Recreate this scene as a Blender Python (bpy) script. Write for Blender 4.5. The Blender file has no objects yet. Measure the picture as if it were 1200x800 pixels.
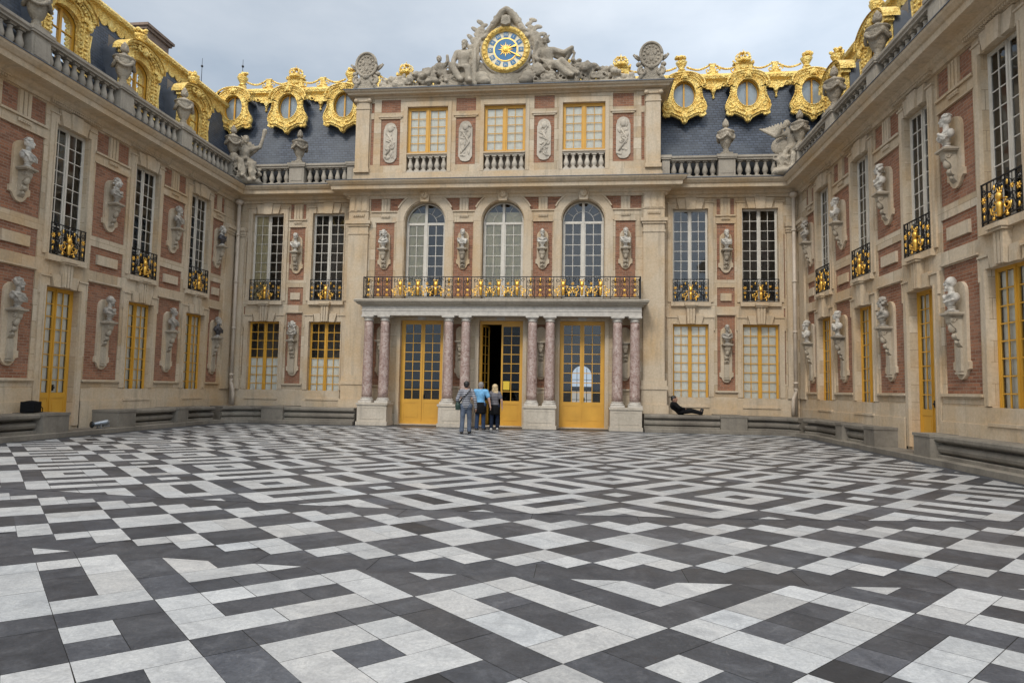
import bpy, bmesh, math, random
from mathutils import Vector, Matrix, Euler, Quaternion
random.seed(11)
SC = bpy.context.scene
COL = SC.collection
PI = math.pi
R = math.radians

# ---------------------------------------------------------------- dimensions (metres)
W = 11.87          # court half width (wing walls at x = -W and x = +W)
D = 26.79          # depth of the back wall of the court
PAV = -0.46        # pavilion front, relative to the back wall
POR = -1.57        # portico front
WINC = [10.70, 14.09, 17.48, 20.85, 24.06]     # window axes along a wing
PANC = [12.40, 15.77, 19.18, 22.44, 25.42]     # bust panel axes along a wing
PANW = [1.42, 1.42, 1.45, 1.30, 0.80]

# ---------------------------------------------------------------- mesh helpers
class MB:
    def __init__(self):
        self.V = []; self.F = []; self.M = []; self.S = []
    def add(self, verts, faces, m=0, sm=False, T=None):
        b = len(self.V)
        if T is not None:
            verts = [T @ Vector(v) for v in verts]
        self.V += [tuple(v) for v in verts]
        for f in faces:
            self.F.append(tuple(i + b for i in f)); self.M.append(m); self.S.append(sm)
        return self
    def join(self, o, T=None, m=None):
        b = len(self.V)
        self.V += [tuple(T @ Vector(v)) if T is not None else v for v in o.V]
        for f, mm, s in zip(o.F, o.M, o.S):
            self.F.append(tuple(i + b for i in f)); self.M.append(mm if m is None else m); self.S.append(s)
        return self
    def quad(self, a, b, c, d, m=0):
        return self.add([a, b, c, d], [(0, 1, 2, 3)], m)
    def box(self, x0, x1, y0, y1, z0, z1, m=0, T=None):
        if x0 > x1: x0, x1 = x1, x0
        if y0 > y1: y0, y1 = y1, y0
        v = [(x0,y0,z0),(x1,y0,z0),(x1,y1,z0),(x0,y1,z0),(x0,y0,z1),(x1,y0,z1),(x1,y1,z1),(x0,y1,z1)]
        f = [(0,3,2,1),(4,5,6,7),(0,1,5,4),(1,2,6,5),(2,3,7,6),(3,0,4,7)]
        return self.add(v, f, m, False, T)
    def lathe(self, prof, c=(0,0,0), n=14, m=0, sm=True, T=None, sq=False):
        v = []; f = []
        for r, z in prof:
            for k in range(n):
                a = 2*PI*(k+.5)/n
                q = 1.0/max(abs(math.cos(a)), abs(math.sin(a))) if sq else 1.0
                v.append((c[0]+r*q*math.cos(a), c[1]+r*q*math.sin(a), c[2]+z))
        for i in range(len(prof)-1):
            for k in range(n):
                k2 = (k+1) % n
                f.append((i*n+k, i*n+k2, (i+1)*n+k2, (i+1)*n+k))
        f.append(tuple(range(n-1, -1, -1)))
        f.append(tuple((len(prof)-1)*n+k for k in range(n)))
        return self.add(v, f, m, sm, T)
    def ell(self, c, r, nu=12, nv=8, m=0, T=None, rot=None):
        if not hasattr(r, '__len__'): r = (r, r, r)
        v = [(0,0,r[2])]; f = []
        for i in range(1, nv):
            p = PI*i/nv
            for k in range(nu):
                a = 2*PI*k/nu
                v.append((r[0]*math.sin(p)*math.cos(a), r[1]*math.sin(p)*math.sin(a), r[2]*math.cos(p)))
        v.append((0,0,-r[2])); last = len(v)-1
        for k in range(nu):
            f.append((0, 1+k, 1+(k+1) % nu))
            f.append((last, 1+(nv-2)*nu+(k+1) % nu, 1+(nv-2)*nu+k))
        for i in range(nv-2):
            for k in range(nu):
                k2 = (k+1) % nu
                f.append((1+i*nu+k, 1+(i+1)*nu+k, 1+(i+1)*nu+k2, 1+i*nu+k2))
        Tm = Matrix.Translation(c)
        if rot: Tm = Tm @ Euler(rot).to_matrix().to_4x4()
        if T is not None: Tm = T @ Tm
        return self.add(v, f, m, True, Tm)
    def cap(self, a, b, ra, rb, n=10, m=0, T=None):
        a = Vector(a); b = Vector(b); d = b-a; L = d.length
        if L < 1e-6: return self
        q = Vector((0,0,1)).rotation_difference(d).to_matrix().to_4x4()
        prof = []
        for i in range(5):
            p = -PI/2 + (PI/2)*i/4
            prof.append((max(ra*math.cos(p), ra*.04), ra*math.sin(p)))
        for i in range(5):
            p = (PI/2)*i/4
            prof.append((max(rb*math.cos(p), rb*.04), L+rb*math.sin(p)))
        Tm = Matrix.Translation(a) @ q
        if T is not None: Tm = T @ Tm
        return self.lathe(prof, n=n, m=m, T=Tm)
    def tube(self, pts, r, n=6, m=0, T=None, sm=True, taper=1.0):
        pts = [Vector(p) for p in pts]; N = len(pts)
        v = []; f = []; ref = None
        for i, p in enumerate(pts):
            t = (pts[min(i+1, N-1)]-pts[max(i-1, 0)]).normalized()
            if ref is None:
                ref = t.orthogonal().normalized()
            ref = (ref - t*ref.dot(t)); ref = ref.normalized() if ref.length > 1e-6 else t.orthogonal().normalized()
            bn = t.cross(ref)
            rr = r*(1+(taper-1)*i/max(N-1, 1))
            for k in range(n):
                a = 2*PI*k/n
                v.append(p + ref*(rr*math.cos(a)) + bn*(rr*math.sin(a)))
        for i in range(N-1):
            for k in range(n):
                k2 = (k+1) % n
                f.append((i*n+k, i*n+k2, (i+1)*n+k2, (i+1)*n+k))
        f.append(tuple(range(n-1, -1, -1))); f.append(tuple((N-1)*n+k for k in range(n)))
        return self.add(v, f, m, sm, T)
    def extr(self, poly, y0, y1, m=0, T=None, sm=False):
        n = len(poly)
        v = [(x, y0, z) for x, z in poly]+[(x, y1, z) for x, z in poly]
        f = [tuple(range(n)), tuple(range(2*n-1, n-1, -1))]
        b = len(self.F)
        self.add(v, f, m, False, T)
        b0 = len(self.V)-2*n
        for i in range(n):
            j = (i+1) % n
            self.F.append((b0+i, b0+n+i, b0+n+j, b0+j)); self.M.append(m); self.S.append(sm)
        return self
    def ring(self, outer, inner, y0, y1, m=0, closed=True, T=None):
        n = len(outer)
        v = [(x, y0, z) for x, z in outer]+[(x, y0, z) for x, z in inner]+[(x, y1, z) for x, z in outer]+[(x, y1, z) for x, z in inner]
        f = []
        for i in range(n if closed else n-1):
            j = (i+1) % n
            f += [(i, j, n+j, n+i), (2*n+i, 3*n+i, 3*n+j, 2*n+j), (i, 2*n+i, 2*n+j, j), (n+i, n+j, 3*n+j, 3*n+i)]
        if not closed:
            f += [(0, n, 3*n, 2*n), (n-1, 3*n-1, 4*n-1, 2*n-1)]
        return self.add(v, f, m, False, T)
    def sweep(self, path, prof, m=0, out=-1, T=None):
        # path: plan points; prof: closed outline of (projection, z); out: side of the path the projection points to
        P = [Vector((p[0], p[1])) for p in path]; N = len(P)
        dirs = [(P[i+1]-P[i]).normalized() for i in range(N-1)]
        nor = [Vector((d.y, -d.x))*(-out) for d in dirs]
        mit = []
        for i in range(N):
            if i == 0: mit.append(nor[0])
            elif i == N-1: mit.append(nor[-1])
            else:
                b = nor[i-1]+nor[i]; b = b.normalized()
                mit.append(b/max(b.dot(nor[i]), .2))
        n = len(prof); v = []; f = []
        for i in range(N):
            for d, z in prof:
                q = P[i]+mit[i]*d; v.append((q.x, q.y, z))
        for i in range(N-1):
            for k in range(n):
                k2 = (k+1) % n
                f.append((i*n+k, (i+1)*n+k, (i+1)*n+k2, i*n+k2))
        f.append(tuple(range(n))); f.append(tuple((N-1)*n+k for k in range(n-1, -1, -1)))
        return self.add(v, f, m, False, T)
    def mesh(self, name, mats, fixn=True):
        me = bpy.data.meshes.new(name)
        me.from_pydata(self.V, [], self.F)
        for mt in mats: me.materials.append(mt)
        me.polygons.foreach_set('material_index', self.M)
        me.polygons.foreach_set('use_smooth', self.S)
        me.validate(clean_customdata=False); me.update()
        if fixn:
            bm = bmesh.new(); bm.from_mesh(me)
            bmesh.ops.recalc_face_normals(bm, faces=bm.faces)
            bm.to_mesh(me); bm.free()
        return me
    def build(self, name, mats, parent=None, loc=(0,0,0), rz=0, fixn=True):
        if not isinstance(mats, (list, tuple)): mats = [mats]
        return link(name, self.mesh(name, mats, fixn), parent, loc, rz)
    def blob(self, name, mats, voxel=.03, smooth=3, extra=None):
        # closed shapes of this builder fused into one continuous skin
        if not isinstance(mats, (list, tuple)): mats = [mats]
        me = self.mesh(name+'_raw', [])
        ob = bpy.data.objects.new(name+'_raw', me); COL.objects.link(ob)
        r = ob.modifiers.new('r', 'REMESH'); r.mode = 'VOXEL'; r.voxel_size = voxel
        if smooth:
            s = ob.modifiers.new('s', 'SMOOTH'); s.iterations = smooth; s.factor = .5
        dg = bpy.context.evaluated_depsgraph_get()
        out = bpy.data.meshes.new_from_object(ob.evaluated_get(dg))
        bpy.data.objects.remove(ob); bpy.data.meshes.remove(me)
        if extra is not None and extra.V:
            e = extra.mesh('e', []); bm = bmesh.new(); bm.from_mesh(out); bm.from_mesh(e)
            bm.to_mesh(out); bm.free(); bpy.data.meshes.remove(e)
        out.name = name
        out.materials.clear()
        for mt in mats: out.materials.append(mt)
        for p in out.polygons: p.use_smooth = True; p.material_index = 0
        return out

def link(name, me, parent=None, loc=(0,0,0), rz=0, scale=None):
    o = bpy.data.objects.new(name, me); COL.objects.link(o)
    o.location = loc; o.rotation_euler = (0, 0, rz)
    if scale: o.scale = scale
    if parent is not None: o.parent = parent
    return o
def thing(name, label, cat, loc=(0,0,0), rz=0, group=None):
    o = bpy.data.objects.new(name, None); COL.objects.link(o)
    o.location = loc; o.rotation_euler = (0, 0, rz); o.empty_display_size = .3
    o['label'] = label; o['category'] = cat
    if group: o['group'] = group
    return o
def tag(o, label, cat, group=None):
    o['label'] = label; o['category'] = cat
    if group: o['group'] = group
    return o
def copy_part(src, parent, loc, rz=None):
    c = src.copy(); COL.objects.link(c); c.parent = parent; c.location = loc
    if rz is not None: c.rotation_euler = (0, 0, rz)
    for ch in [x for x in COL.objects if x.parent == src]:
        d = ch.copy(); COL.objects.link(d); d.parent = c
    return c

# ---------------------------------------------------------------- materials
class NT:
    def __init__(self, name):
        self.mat = bpy.data.materials.new(name); self.mat.use_nodes = True
        self.t = self.mat.node_tree; self.b = self.t.nodes['Principled BSDF']
    def l(self, a, b): self.t.links.new(a, b)
    def set(self, k, v): self.b.inputs[k].default_value = v
    def noise(self, vec, scale, detail=4, rough=.55, dist=0):
        o = self.t.nodes.new('ShaderNodeTexNoise'); o.inputs['Scale'].default_value = scale
        o.inputs['Detail'].default_value = detail; o.inputs['Roughness'].default_value = rough
        o.inputs['Distortion'].default_value = dist
        if vec is not None: self.l(vec, o.inputs['Vector'])
        return o.outputs['Fac']
    def ramp(self, fac, stops, interp='LINEAR'):
        o = self.t.nodes.new('ShaderNodeValToRGB'); o.color_ramp.interpolation = interp
        e = o.color_ramp.elements
        while len(e) < len(stops): e.new(.5)
        for x, (p, c) in zip(e, stops):
            x.position = p; x.color = c if len(c) == 4 else (*c, 1)
        self.l(fac, o.inputs['Fac']); return o.outputs['Color']
    def mix(self, fac, a, b, blend='MIX'):
        o = self.t.nodes.new('ShaderNodeMix'); o.data_type = 'RGBA'; o.blend_type = blend
        for sock, v in ((o.inputs[0], fac), (o.inputs[6], a), (o.inputs[7], b)):
            if hasattr(v, 'links'): self.l(v, sock)
            elif isinstance(v, (int, float)): sock.default_value = v
            else: sock.default_value = (*v, 1) if len(v) == 3 else v
        return o.outputs[2]
    def math(self, op, a, b=0.0):
        o = self.t.nodes.new('ShaderNodeMath'); o.operation = op
        for sock, v in ((o.inputs[0], a), (o.inputs[1], b)):
            if hasattr(v, 'links'): self.l(v, sock)
            else: sock.default_value = v
        return o.outputs[0]
    def bump(self, h, strength=.3, dist=.02):
        o = self.t.nodes.new('ShaderNodeBump'); o.inputs['Strength'].default_value = strength
        o.inputs['Distance'].default_value = dist
        self.l(h, o.inputs['Height']); self.l(o.outputs[0], self.b.inputs['Normal'])
    def pos(self):
        return self.t.nodes.new('ShaderNodeNewGeometry').outputs['Position']
    def obj(self):
        return self.t.nodes.new('ShaderNodeTexCoord').outputs['Object']
    def wallvec(self):
        # x + y runs along any of the three walls, z up
        s = self.t.nodes.new('ShaderNodeSeparateXYZ'); self.l(self.pos(), s.inputs[0])
        c = self.t.nodes.new('ShaderNodeCombineXYZ')
        self.l(self.math('ADD', s.outputs[0], s.outputs[1]), c.inputs[0]); self.l(s.outputs[2], c.inputs[1])
        return c.outputs[0]

def brick_tex(k, vec, c1, c2, mortar, bw, rh, ms, off=.5, bias=0.0):
    o = k.t.nodes.new('ShaderNodeTexBrick'); o.offset = off
    o.inputs['Color1'].default_value = (*c1, 1); o.inputs['Color2'].default_value = (*c2, 1); o.inputs['Mortar'].default_value = (*mortar, 1)
    o.inputs['Scale'].default_value = 1; o.inputs['Mortar Size'].default_value = ms; o.inputs['Mortar Smooth'].default_value = .2
    o.inputs['Bias'].default_value = bias; o.inputs['Brick Width'].default_value = bw; o.inputs['Row Height'].default_value = rh
    k.l(vec, o.inputs['Vector']); return o

def m_ashlar(name, c1, c2, stain, rough=.85, joint=True, bump=0):
    k = NT(name); p = k.pos()
    if joint:
        bt = brick_tex(k, k.wallvec(), c1, c2, tuple(x*.5 for x in c2), .92, .455, .006)
        base = bt.outputs['Color']
    else:
        base = k.mix(k.noise(p, .9, 3), c1, c2)
    st = k.ramp(k.noise(p, .55, 5, .6), [(.44, (0,0,0)), (.7, (1,1,1))])
    base = k.mix(k.math('MULTIPLY', st, .85), base, stain)
    fine = k.noise(p, 14, 4, .7)
    base = k.mix(.35, base, k.ramp(fine, [(.25, (.45,.43,.40)), (.75, (1.25,1.25,1.25))]), 'MULTIPLY')
    # run-down streaks of soot
    mp = k.t.nodes.new('ShaderNodeMapping'); mp.inputs['Scale'].default_value = (3.2, 3.2, .35); k.l(p, mp.inputs['Vector'])
    sk = k.ramp(k.noise(mp.outputs[0], 1.3, 5, .6), [(.52, (0,0,0)), (.78, (1,1,1))])
    base = k.mix(k.math('MULTIPLY', sk, .62), base, tuple(x*.42 for x in c1))
    k.l(base, k.b.inputs['Base Color']); k.set('Roughness', rough); k.set('Specular IOR Level', .25)
    h = k.math('ADD', k.math('MULTIPLY', fine, .6), k.noise(p, 60, 2))
    if joint: h = k.math('SUBTRACT', h, k.math('MULTIPLY', bt.outputs['Fac'], 1.6))
    if bump: h = k.math('ADD', h, k.math('MULTIPLY', k.noise(p, 9, 5, .7, .6), 3.0)); k.bump(h, bump, .03)
    else: k.bump(h, .35, .012)
    return k.mat

def m_brick():
    k = NT('red_brick'); p = k.pos()
    bt = brick_tex(k, k.wallvec(), (.385,.17,.095), (.215,.092,.054), (.31,.23,.165), .25, .08, .009)
    base = k.mix(k.ramp(k.noise(p, 1.6, 5), [(.4, (0,0,0)), (.75, (.55,.55,.55))]), bt.outputs['Color'], (.31,.19,.135))
    base = k.mix(.55, base, k.ramp(k.noise(p, 22, 3, .7), [(.25, (.5,.48,.46)), (.7, (1.2,1.2,1.2))]), 'MULTIPLY')
    k.l(base, k.b.inputs['Base Color']); k.set('Roughness', .9); k.set('Specular IOR Level', .2)
    k.bump(k.math('SUBTRACT', k.noise(p, 40, 3), k.math('MULTIPLY', bt.outputs['Fac'], 1.2)), .5, .012)
    return k.mat

def m_plain(name, col, rough=.5, metal=0, var=.25, vs=6, bump=0, bs=20, spec=.5, bd=.01, coat=0):
    k = NT(name); p = k.pos()
    f = k.ramp(k.noise(p, vs, 4, .6), [(.25, (1-var,)*3), (.75, (1+var*.6,)*3)])
    k.l(k.mix(1.0, (*col, 1), f, 'MULTIPLY'), k.b.inputs['Base Color'])
    k.set('Metallic', metal); k.set('Specular IOR Level', spec)
    r = k.t.nodes.new('ShaderNodeMapRange'); r.inputs['To Min'].default_value = max(rough-.12, .03); r.inputs['To Max'].default_value = min(rough+.12, 1)
    k.l(k.noise(p, vs*2.3, 3), r.inputs['Value']); k.l(r.outputs[0], k.b.inputs['Roughness'])
    if bump: k.bump(k.noise(p, bs, 4, .65), bump, bd)
    if coat: k.set('Coat Weight', coat)
    return k.mat

def m_carved_gold():
    k = NT('gilding'); p = k.pos()
    f = k.noise(p, 5, 4)
    k.l(k.ramp(f, [(.3, (.80,.50,.12)), (.55, (1.0,.74,.24)), (.8, (1.0,.83,.36))]), k.b.inputs['Base Color'])
    k.set('Metallic', .6); k.set('Roughness', .38)
    v = k.t.nodes.new('ShaderNodeTexVoronoi'); v.inputs['Scale'].default_value = 13; k.l(p, v.inputs['Vector'])
    k.bump(k.math('ADD', v.outputs['Distance'], k.math('MULTIPLY', k.noise(p, 22, 4, .7), 1.3)), .9, .05)
    return k.mat

def m_slate():
    k = NT('roof_slate'); p = k.pos()
    bt = brick_tex(k, k.wallvec(), (.062,.080,.115), (.030,.042,.064), (.010,.012,.017), .24, .115, .013)
    base = k.mix(k.ramp(k.noise(p, .8, 5), [(.42, (0,0,0)), (.75, (.7,.7,.7))]), bt.outputs['Color'], (.10,.115,.135))
    k.l(base, k.b.inputs['Base Color']); k.set('Roughness', .55)
    k.bump(k.math('SUBTRACT', k.noise(p, 20, 3), k.math('MULTIPLY', bt.outputs['Fac'], 1.5)), .45, .015)
    return k.mat

def m_pink_marble():
    k = NT('pink_marble'); p = k.pos()
    n1 = k.noise(p, 5.5, 6, .68, 1.6)
    base = k.ramp(n1, [(.30, (.13,.075,.062)), (.44, (.30,.195,.165)), (.56, (.42,.31,.265)), (.68, (.54,.47,.41)), (.8, (.29,.20,.175))])
    v = k.t.nodes.new('ShaderNodeTexVoronoi'); v.feature = 'DISTANCE_TO_EDGE'; v.inputs['Scale'].default_value = 6
    w = k.t.nodes.new('ShaderNodeVectorMath'); w.operation = 'ADD'
    nz = k.t.nodes.new('ShaderNodeTexNoise'); nz.inputs['Scale'].default_value = 4
    k.l(p, nz.inputs['Vector']); k.l(p, w.inputs[0]); k.l(nz.outputs['Color'], w.inputs[1]); k.l(w.outputs[0], v.inputs['Vector'])
    ve = k.ramp(v.outputs['Distance'], [(0, (1,1,1)), (.09, (0,0,0))])
    base = k.mix(k.math('MULTIPLY', ve, .55), base, (.48,.42,.38))
    k.l(base, k.b.inputs['Base Color']); k.set('Roughness', .42); k.set('Specular IOR Level', .4)
    return k.mat

def m_floor(name, dark):
    k = NT(name); p = k.pos()
    a = k.t.nodes.new('ShaderNodeAttribute'); a.attribute_name = 'tint'
    if dark:
        base = k.ramp(k.noise(p, 3.5, 8, .72, .8), [(.3, (.026,.029,.037)), (.55, (.058,.062,.073)), (.78, (.115,.12,.133))])
        scr = k.ramp(k.noise(p, 9, 9, .8, 2.5), [(.60, (0,0,0)), (.72, (1,1,1))])
        base = k.mix(k.math('MULTIPLY', scr, .30), base, (.20,.195,.19))
        rlo, rhi = .30, .55
    else:
        base = k.ramp(k.noise(p, 2.6, 8, .7, 1.5), [(.3, (.31,.315,.32)), (.5, (.43,.435,.435)), (.75, (.52,.52,.51))])
        vn = k.ramp(k.noise(p, 4.5, 9, .75, 3), [(.47, (0,0,0)), (.5, (1,1,1)), (.53, (0,0,0))])
        base = k.mix(k.math('MULTIPLY', vn, .55), base, (.27,.28,.30))
        rlo, rhi = .34, .55
    gr = k.ramp(k.noise(p, 38, 7, .85), [(.34, (.50,.50,.50)), (.62, (1.22,1.22,1.22))])
    base = k.mix(.9 if dark else .5, base, gr, 'MULTIPLY')
    sp = k.ramp(k.noise(p, 11, 9, .85, 1.6), [(.54, (0,0,0)), (.66, (1,1,1))])
    base = k.mix(k.math('MULTIPLY', sp, .38 if dark else .42), base, (.19,.19,.195) if dark else (.19,.185,.175))
    dirt = k.ramp(k.noise(p, .7, 6, .6), [(.45, (0,0,0)), (.75, (1,1,1))])
    base = k.mix(k.math('MULTIPLY', dirt, .14), base, (.17,.165,.155))
    base = k.mix(1.0, base, a.outputs['Color'], 'MULTIPLY')
    k.l(base, k.b.inputs['Base Color'])
    r = k.t.nodes.new('ShaderNodeMapRange'); r.inputs['To Min'].default_value = rlo; r.inputs['To Max'].default_value = rhi
    k.l(k.noise(p, 1.8, 5), r.inputs['Value']); k.l(r.outputs[0], k.b.inputs['Roughness'])
    k.set('Specular IOR Level', .45)
    k.bump(k.noise(p, 25, 5, .7), .10, .01)
    return k.mat

def m_glass(name='window_glass', tint=(.97,.98,.98), refl=1.0, ior=1.38):
    k = NT(name); t = k.t; out = t.nodes['Material Output']; t.nodes.remove(k.b)
    tr = t.nodes.new('ShaderNodeBsdfTransparent'); tr.inputs[0].default_value = (*tint, 1)
    gl = t.nodes.new('ShaderNodeBsdfGlossy'); gl.inputs['Roughness'].default_value = .03; gl.inputs['Color'].default_value = (.9*refl,.93*refl,.95*refl,1)
    fr = t.nodes.new('ShaderNodeFresnel'); fr.inputs['IOR'].default_value = ior
    mx = t.nodes.new('ShaderNodeMixShader')
    k.l(fr.outputs[0], mx.inputs[0]); k.l(tr.outputs[0], mx.inputs[1]); k.l(gl.outputs[0], mx.inputs[2]); k.l(mx.outputs[0], out.inputs[0])
    return k.mat

def m_cloth(name, col, stripes=None):
    k = NT(name); p = k.pos()
    base = (*col, 1)
    f = k.ramp(k.noise(p, 9, 4), [(.3, (.75,)*3), (.7, (1.15,)*3)])
    if stripes:
        tc = k.obj(); s = k.t.nodes.new('ShaderNodeSeparateXYZ'); k.l(tc, s.inputs[0])
        w = k.math('FRACT', k.math('MULTIPLY', s.outputs[2], 17))
        st = k.ramp(w, [(.0, (1,1,1)), (.42, (1,1,1)), (.5, (0,0,0)), (.92, (0,0,0))])
        base = k.mix(st, col, stripes)
    k.l(k.mix(1.0, base, f, 'MULTIPLY'), k.b.inputs['Base Color']); k.set('Roughness', .9); k.set('Specular IOR Level', .15)
    k.bump(k.noise(p, 14, 3), .4, .03)
    return k.mat

LIME   = m_ashlar('limestone', (.62,.525,.395), (.46,.355,.235), (.54,.36,.19))
LIMEP  = m_ashlar('limestone_trim', (.625,.53,.405), (.51,.405,.28), (.54,.375,.205), joint=False)
GREY   = m_ashlar('weathered_stone', (.47,.42,.345), (.40,.35,.28), (.28,.245,.20), joint=False)
BENCH  = m_ashlar('bench_stone', (.29,.26,.215), (.205,.18,.145), (.105,.09,.075), joint=False)
STATUE = m_ashlar('statue_stone', (.58,.51,.40), (.46,.395,.31), (.22,.19,.15), joint=False, bump=.9)
BRICK  = m_brick()
GOLD   = m_carved_gold()
GILT   = m_plain('gilt_ironwork', (.95,.56,.11), .34, .8, .3, 12, .3, 30)
SLATE  = m_slate()
LEAD   = m_plain('lead_sheet', (.105,.12,.145), .5, .25, .35, 2.2, .15, 6)
OCHRE  = m_plain('ochre_paint', (.62,.325,.038), .45, 0, .16, 1.5, .06, 30)
WHITEP = m_plain('white_paint', (.60,.555,.475), .5, 0, .15, 3)
IRON   = m_plain('black_iron', (.012,.012,.013), .5, .2, .3, 10)
GLASS  = m_glass()
GLASSU = m_glass('old_wavy_glass', (.95,.96,.96), 1.0, 1.75)
GLASSD = m_glass('roof_glass', (.8,.84,.86))
CURT   = m_plain('curtain_cloth', (.94,.90,.78), .95, 0, .10, 4, spec=.1)
CURTG  = m_plain('cream_curtain', (.78,.66,.40), .95, 0, .25, 3, spec=.1)
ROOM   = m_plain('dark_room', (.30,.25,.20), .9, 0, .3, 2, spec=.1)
PINK   = m_pink_marble()
MARBLE = m_plain('white_marble', (.53,.49,.425), .6, 0, .6, 7, .5, 18)
MARBLEG= m_plain('grey_marble', (.37,.33,.275), .6, 0, .6, 7, .5, 18)
MARBLED= m_plain('dark_marble', (.07,.065,.068), .35, 0, .4, 8)
PALE   = m_ashlar('pale_stone', (.60,.54,.45), (.52,.45,.36), (.40,.35,.28), joint=False)
FWHITE = m_floor('white_paving_marble', False)
FBLACK = m_floor('black_paving_marble', True)
JOINT  = m_plain('paving_joint', (.06,.055,.048), .9, 0, .4, 8)
CHIM   = m_ashlar('chimney_stone', (.30,.22,.17), (.24,.165,.12), (.17,.12,.10))
# ---------------------------------------------------------------- ground and paving
CX = [0.03781721, 0.001931243, 2.80722e-05, -5.13488e-06, 1.018325, -0.002142315, 4.749314e-06, -0.002437662, 0.0001165049, 0.0001813116]
CY = [0.3174047, 0.9143364, 0.000543719, 5.557806e-06, -0.1010727, 0.009498853, -0.0001848587, 0.01720806, -0.0005958867, 9.08722e-05]
TERMS = [(0,0),(0,1),(0,2),(0,3),(1,0),(1,1),(1,2),(2,0),(2,1),(3,0)]
def lens_bow(x, y):
    # paving joints bowed to follow lens distortion about the camera
    yc = min(max(y, 3.3), 26.8); lim = .95*yc+.3
    xc = min(max(x, max(3.2-lim, -11.9)), min(3.2+lim, 11.9))
    dx = sum(c*xc**i*yc**j for c, (i, j) in zip(CX, TERMS))-xc
    dy = sum(c*xc**i*yc**j for c, (i, j) in zip(CY, TERMS))-yc
    return x+dx, y+dy
U = .318; OX, OY = 1.3133, 8.5812; R2 = math.sqrt(.5)
def lat(s, t): return OX+U*R2*(s-t), OY+U*R2*(s+t)
def ilat(x, y):
    a = (x-OX)/U*R2; b = (y-OY)/U*R2
    return a+b, b-a
def clip(poly, a, b, c):
    # keep the side a*x + b*y <= c
    out = []
    for i in range(len(poly)):
        p, q = poly[i], poly[(i+1) % len(poly)]
        dp = a*p[0]+b*p[1]-c; dq = a*q[0]+b*q[1]-c
        if dp <= 0: out.append(p)
        if dp*dq < 0:
            k = dp/(dp-dq); out.append((p[0]+k*(q[0]-p[0]), p[1]+k*(q[1]-p[1])))
    return out
def cell_index(v, start):
    # 3-wide and 5-wide strips alternate: returns (is 3-wide, offset inside the strip)
    q = (v-start) % 8
    return (True, q) if q < 3 else (False, q-3)
def weave(i, j, s0, t0):
    a, p = cell_index(i, s0); b, q = cell_index(j, t0)
    if a and b: return p == 1 and q == 1                       # black square, white centre
    if not a and not b:
        return (1 <= p <= 3 and 1 <= q <= 3) and not (p == 2 and q == 2)
    n, m = (3, 5) if a else (5, 3)
    return not (1 <= p <= n-2 and 1 <= q <= m-2)               # white oblong, black core
PV = []; PF = []; PM = []; PT = []
rnd = random.Random(5)
def slab(poly, white, z=0.0, inset=.0022):
    if len(poly) < 3: return
    ar = 0
    for i in range(len(poly)):
        p, q = poly[i], poly[(i+1) % len(poly)]; ar += p[0]*q[1]-q[0]*p[1]
    if abs(ar) < .002: return
    cx = sum(p[0] for p in poly)/len(poly); cy = sum(p[1] for p in poly)/len(poly)
    b = len(PV)
    for p in poly:
        dx, dy = p[0]-cx, p[1]-cy; L = math.hypot(dx, dy) or 1
        k = 1-inset*1.6/L
        PV.append((*lens_bow(cx+dx*k, cy+dy*k), z))
    f = tuple(range(b, b+len(poly)))
    PF.append(f if ar > 0 else f[::-1]); PM.append(0 if white else 1)
    g = rnd.gauss(1, .07 if white else .17); w = rnd.gauss(.004, .010)
    PT.append((max(g*(1+w), .4), max(g, .4), max(g*(1-w), .4)))
XL, XR = -10.55, 10.85
def bounded(poly, y0, y1):
    poly = clip(poly, 0, -1, -y0); poly = clip(poly, 0, 1, y1) if poly else poly
    poly = clip(poly, -1, 0, -XL) if poly else poly
    return clip(poly, 1, 0, XR) if poly else poly
def zone(s0, t0, y0, y1, fs, ft):
    done = set()
    corners = [ilat(x, y) for x in (XL, XR) for y in (y0, y1)]
    i0 = math.floor(min(c[0] for c in corners))-1; i1 = math.ceil(max(c[0] for c in corners))+1
    j0 = math.floor(min(c[1] for c in corners))-1; j1 = math.ceil(max(c[1] for c in corners))+1
    for i in range(i0, i1):
        for j in range(j0, j1):
            if (i, j) in done: continue
            x, y = lat(i+.5+fs, j+.5+ft)
            if y < y0-.5 or y > y1+.5 or x < XL-.5 or x > XR+.5: continue
            c = weave(i, j, s0, t0); ni = nj = 1
            r = rnd.random()
            if r < .42 and weave(i+1, j, s0, t0) == c and (i+1, j) not in done: ni = 2
            elif r < .84 and weave(i, j+1, s0, t0) == c and (i, j+1) not in done: nj = 2
            for a in range(ni):
                for b in range(nj): done.add((i+a, j+b))
            P = [lat(i+fs, j+ft), lat(i+ni+fs, j+ft), lat(i+ni+fs, j+nj+ft), lat(i+fs, j+nj+ft)]
            slab(bounded(P, y0, y1), c)
zone(0, -3, 8.63, 25.9, 0.0, 0.0)
zone(2, -17, -4.2, 5.68, -.39, -.44)
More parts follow.
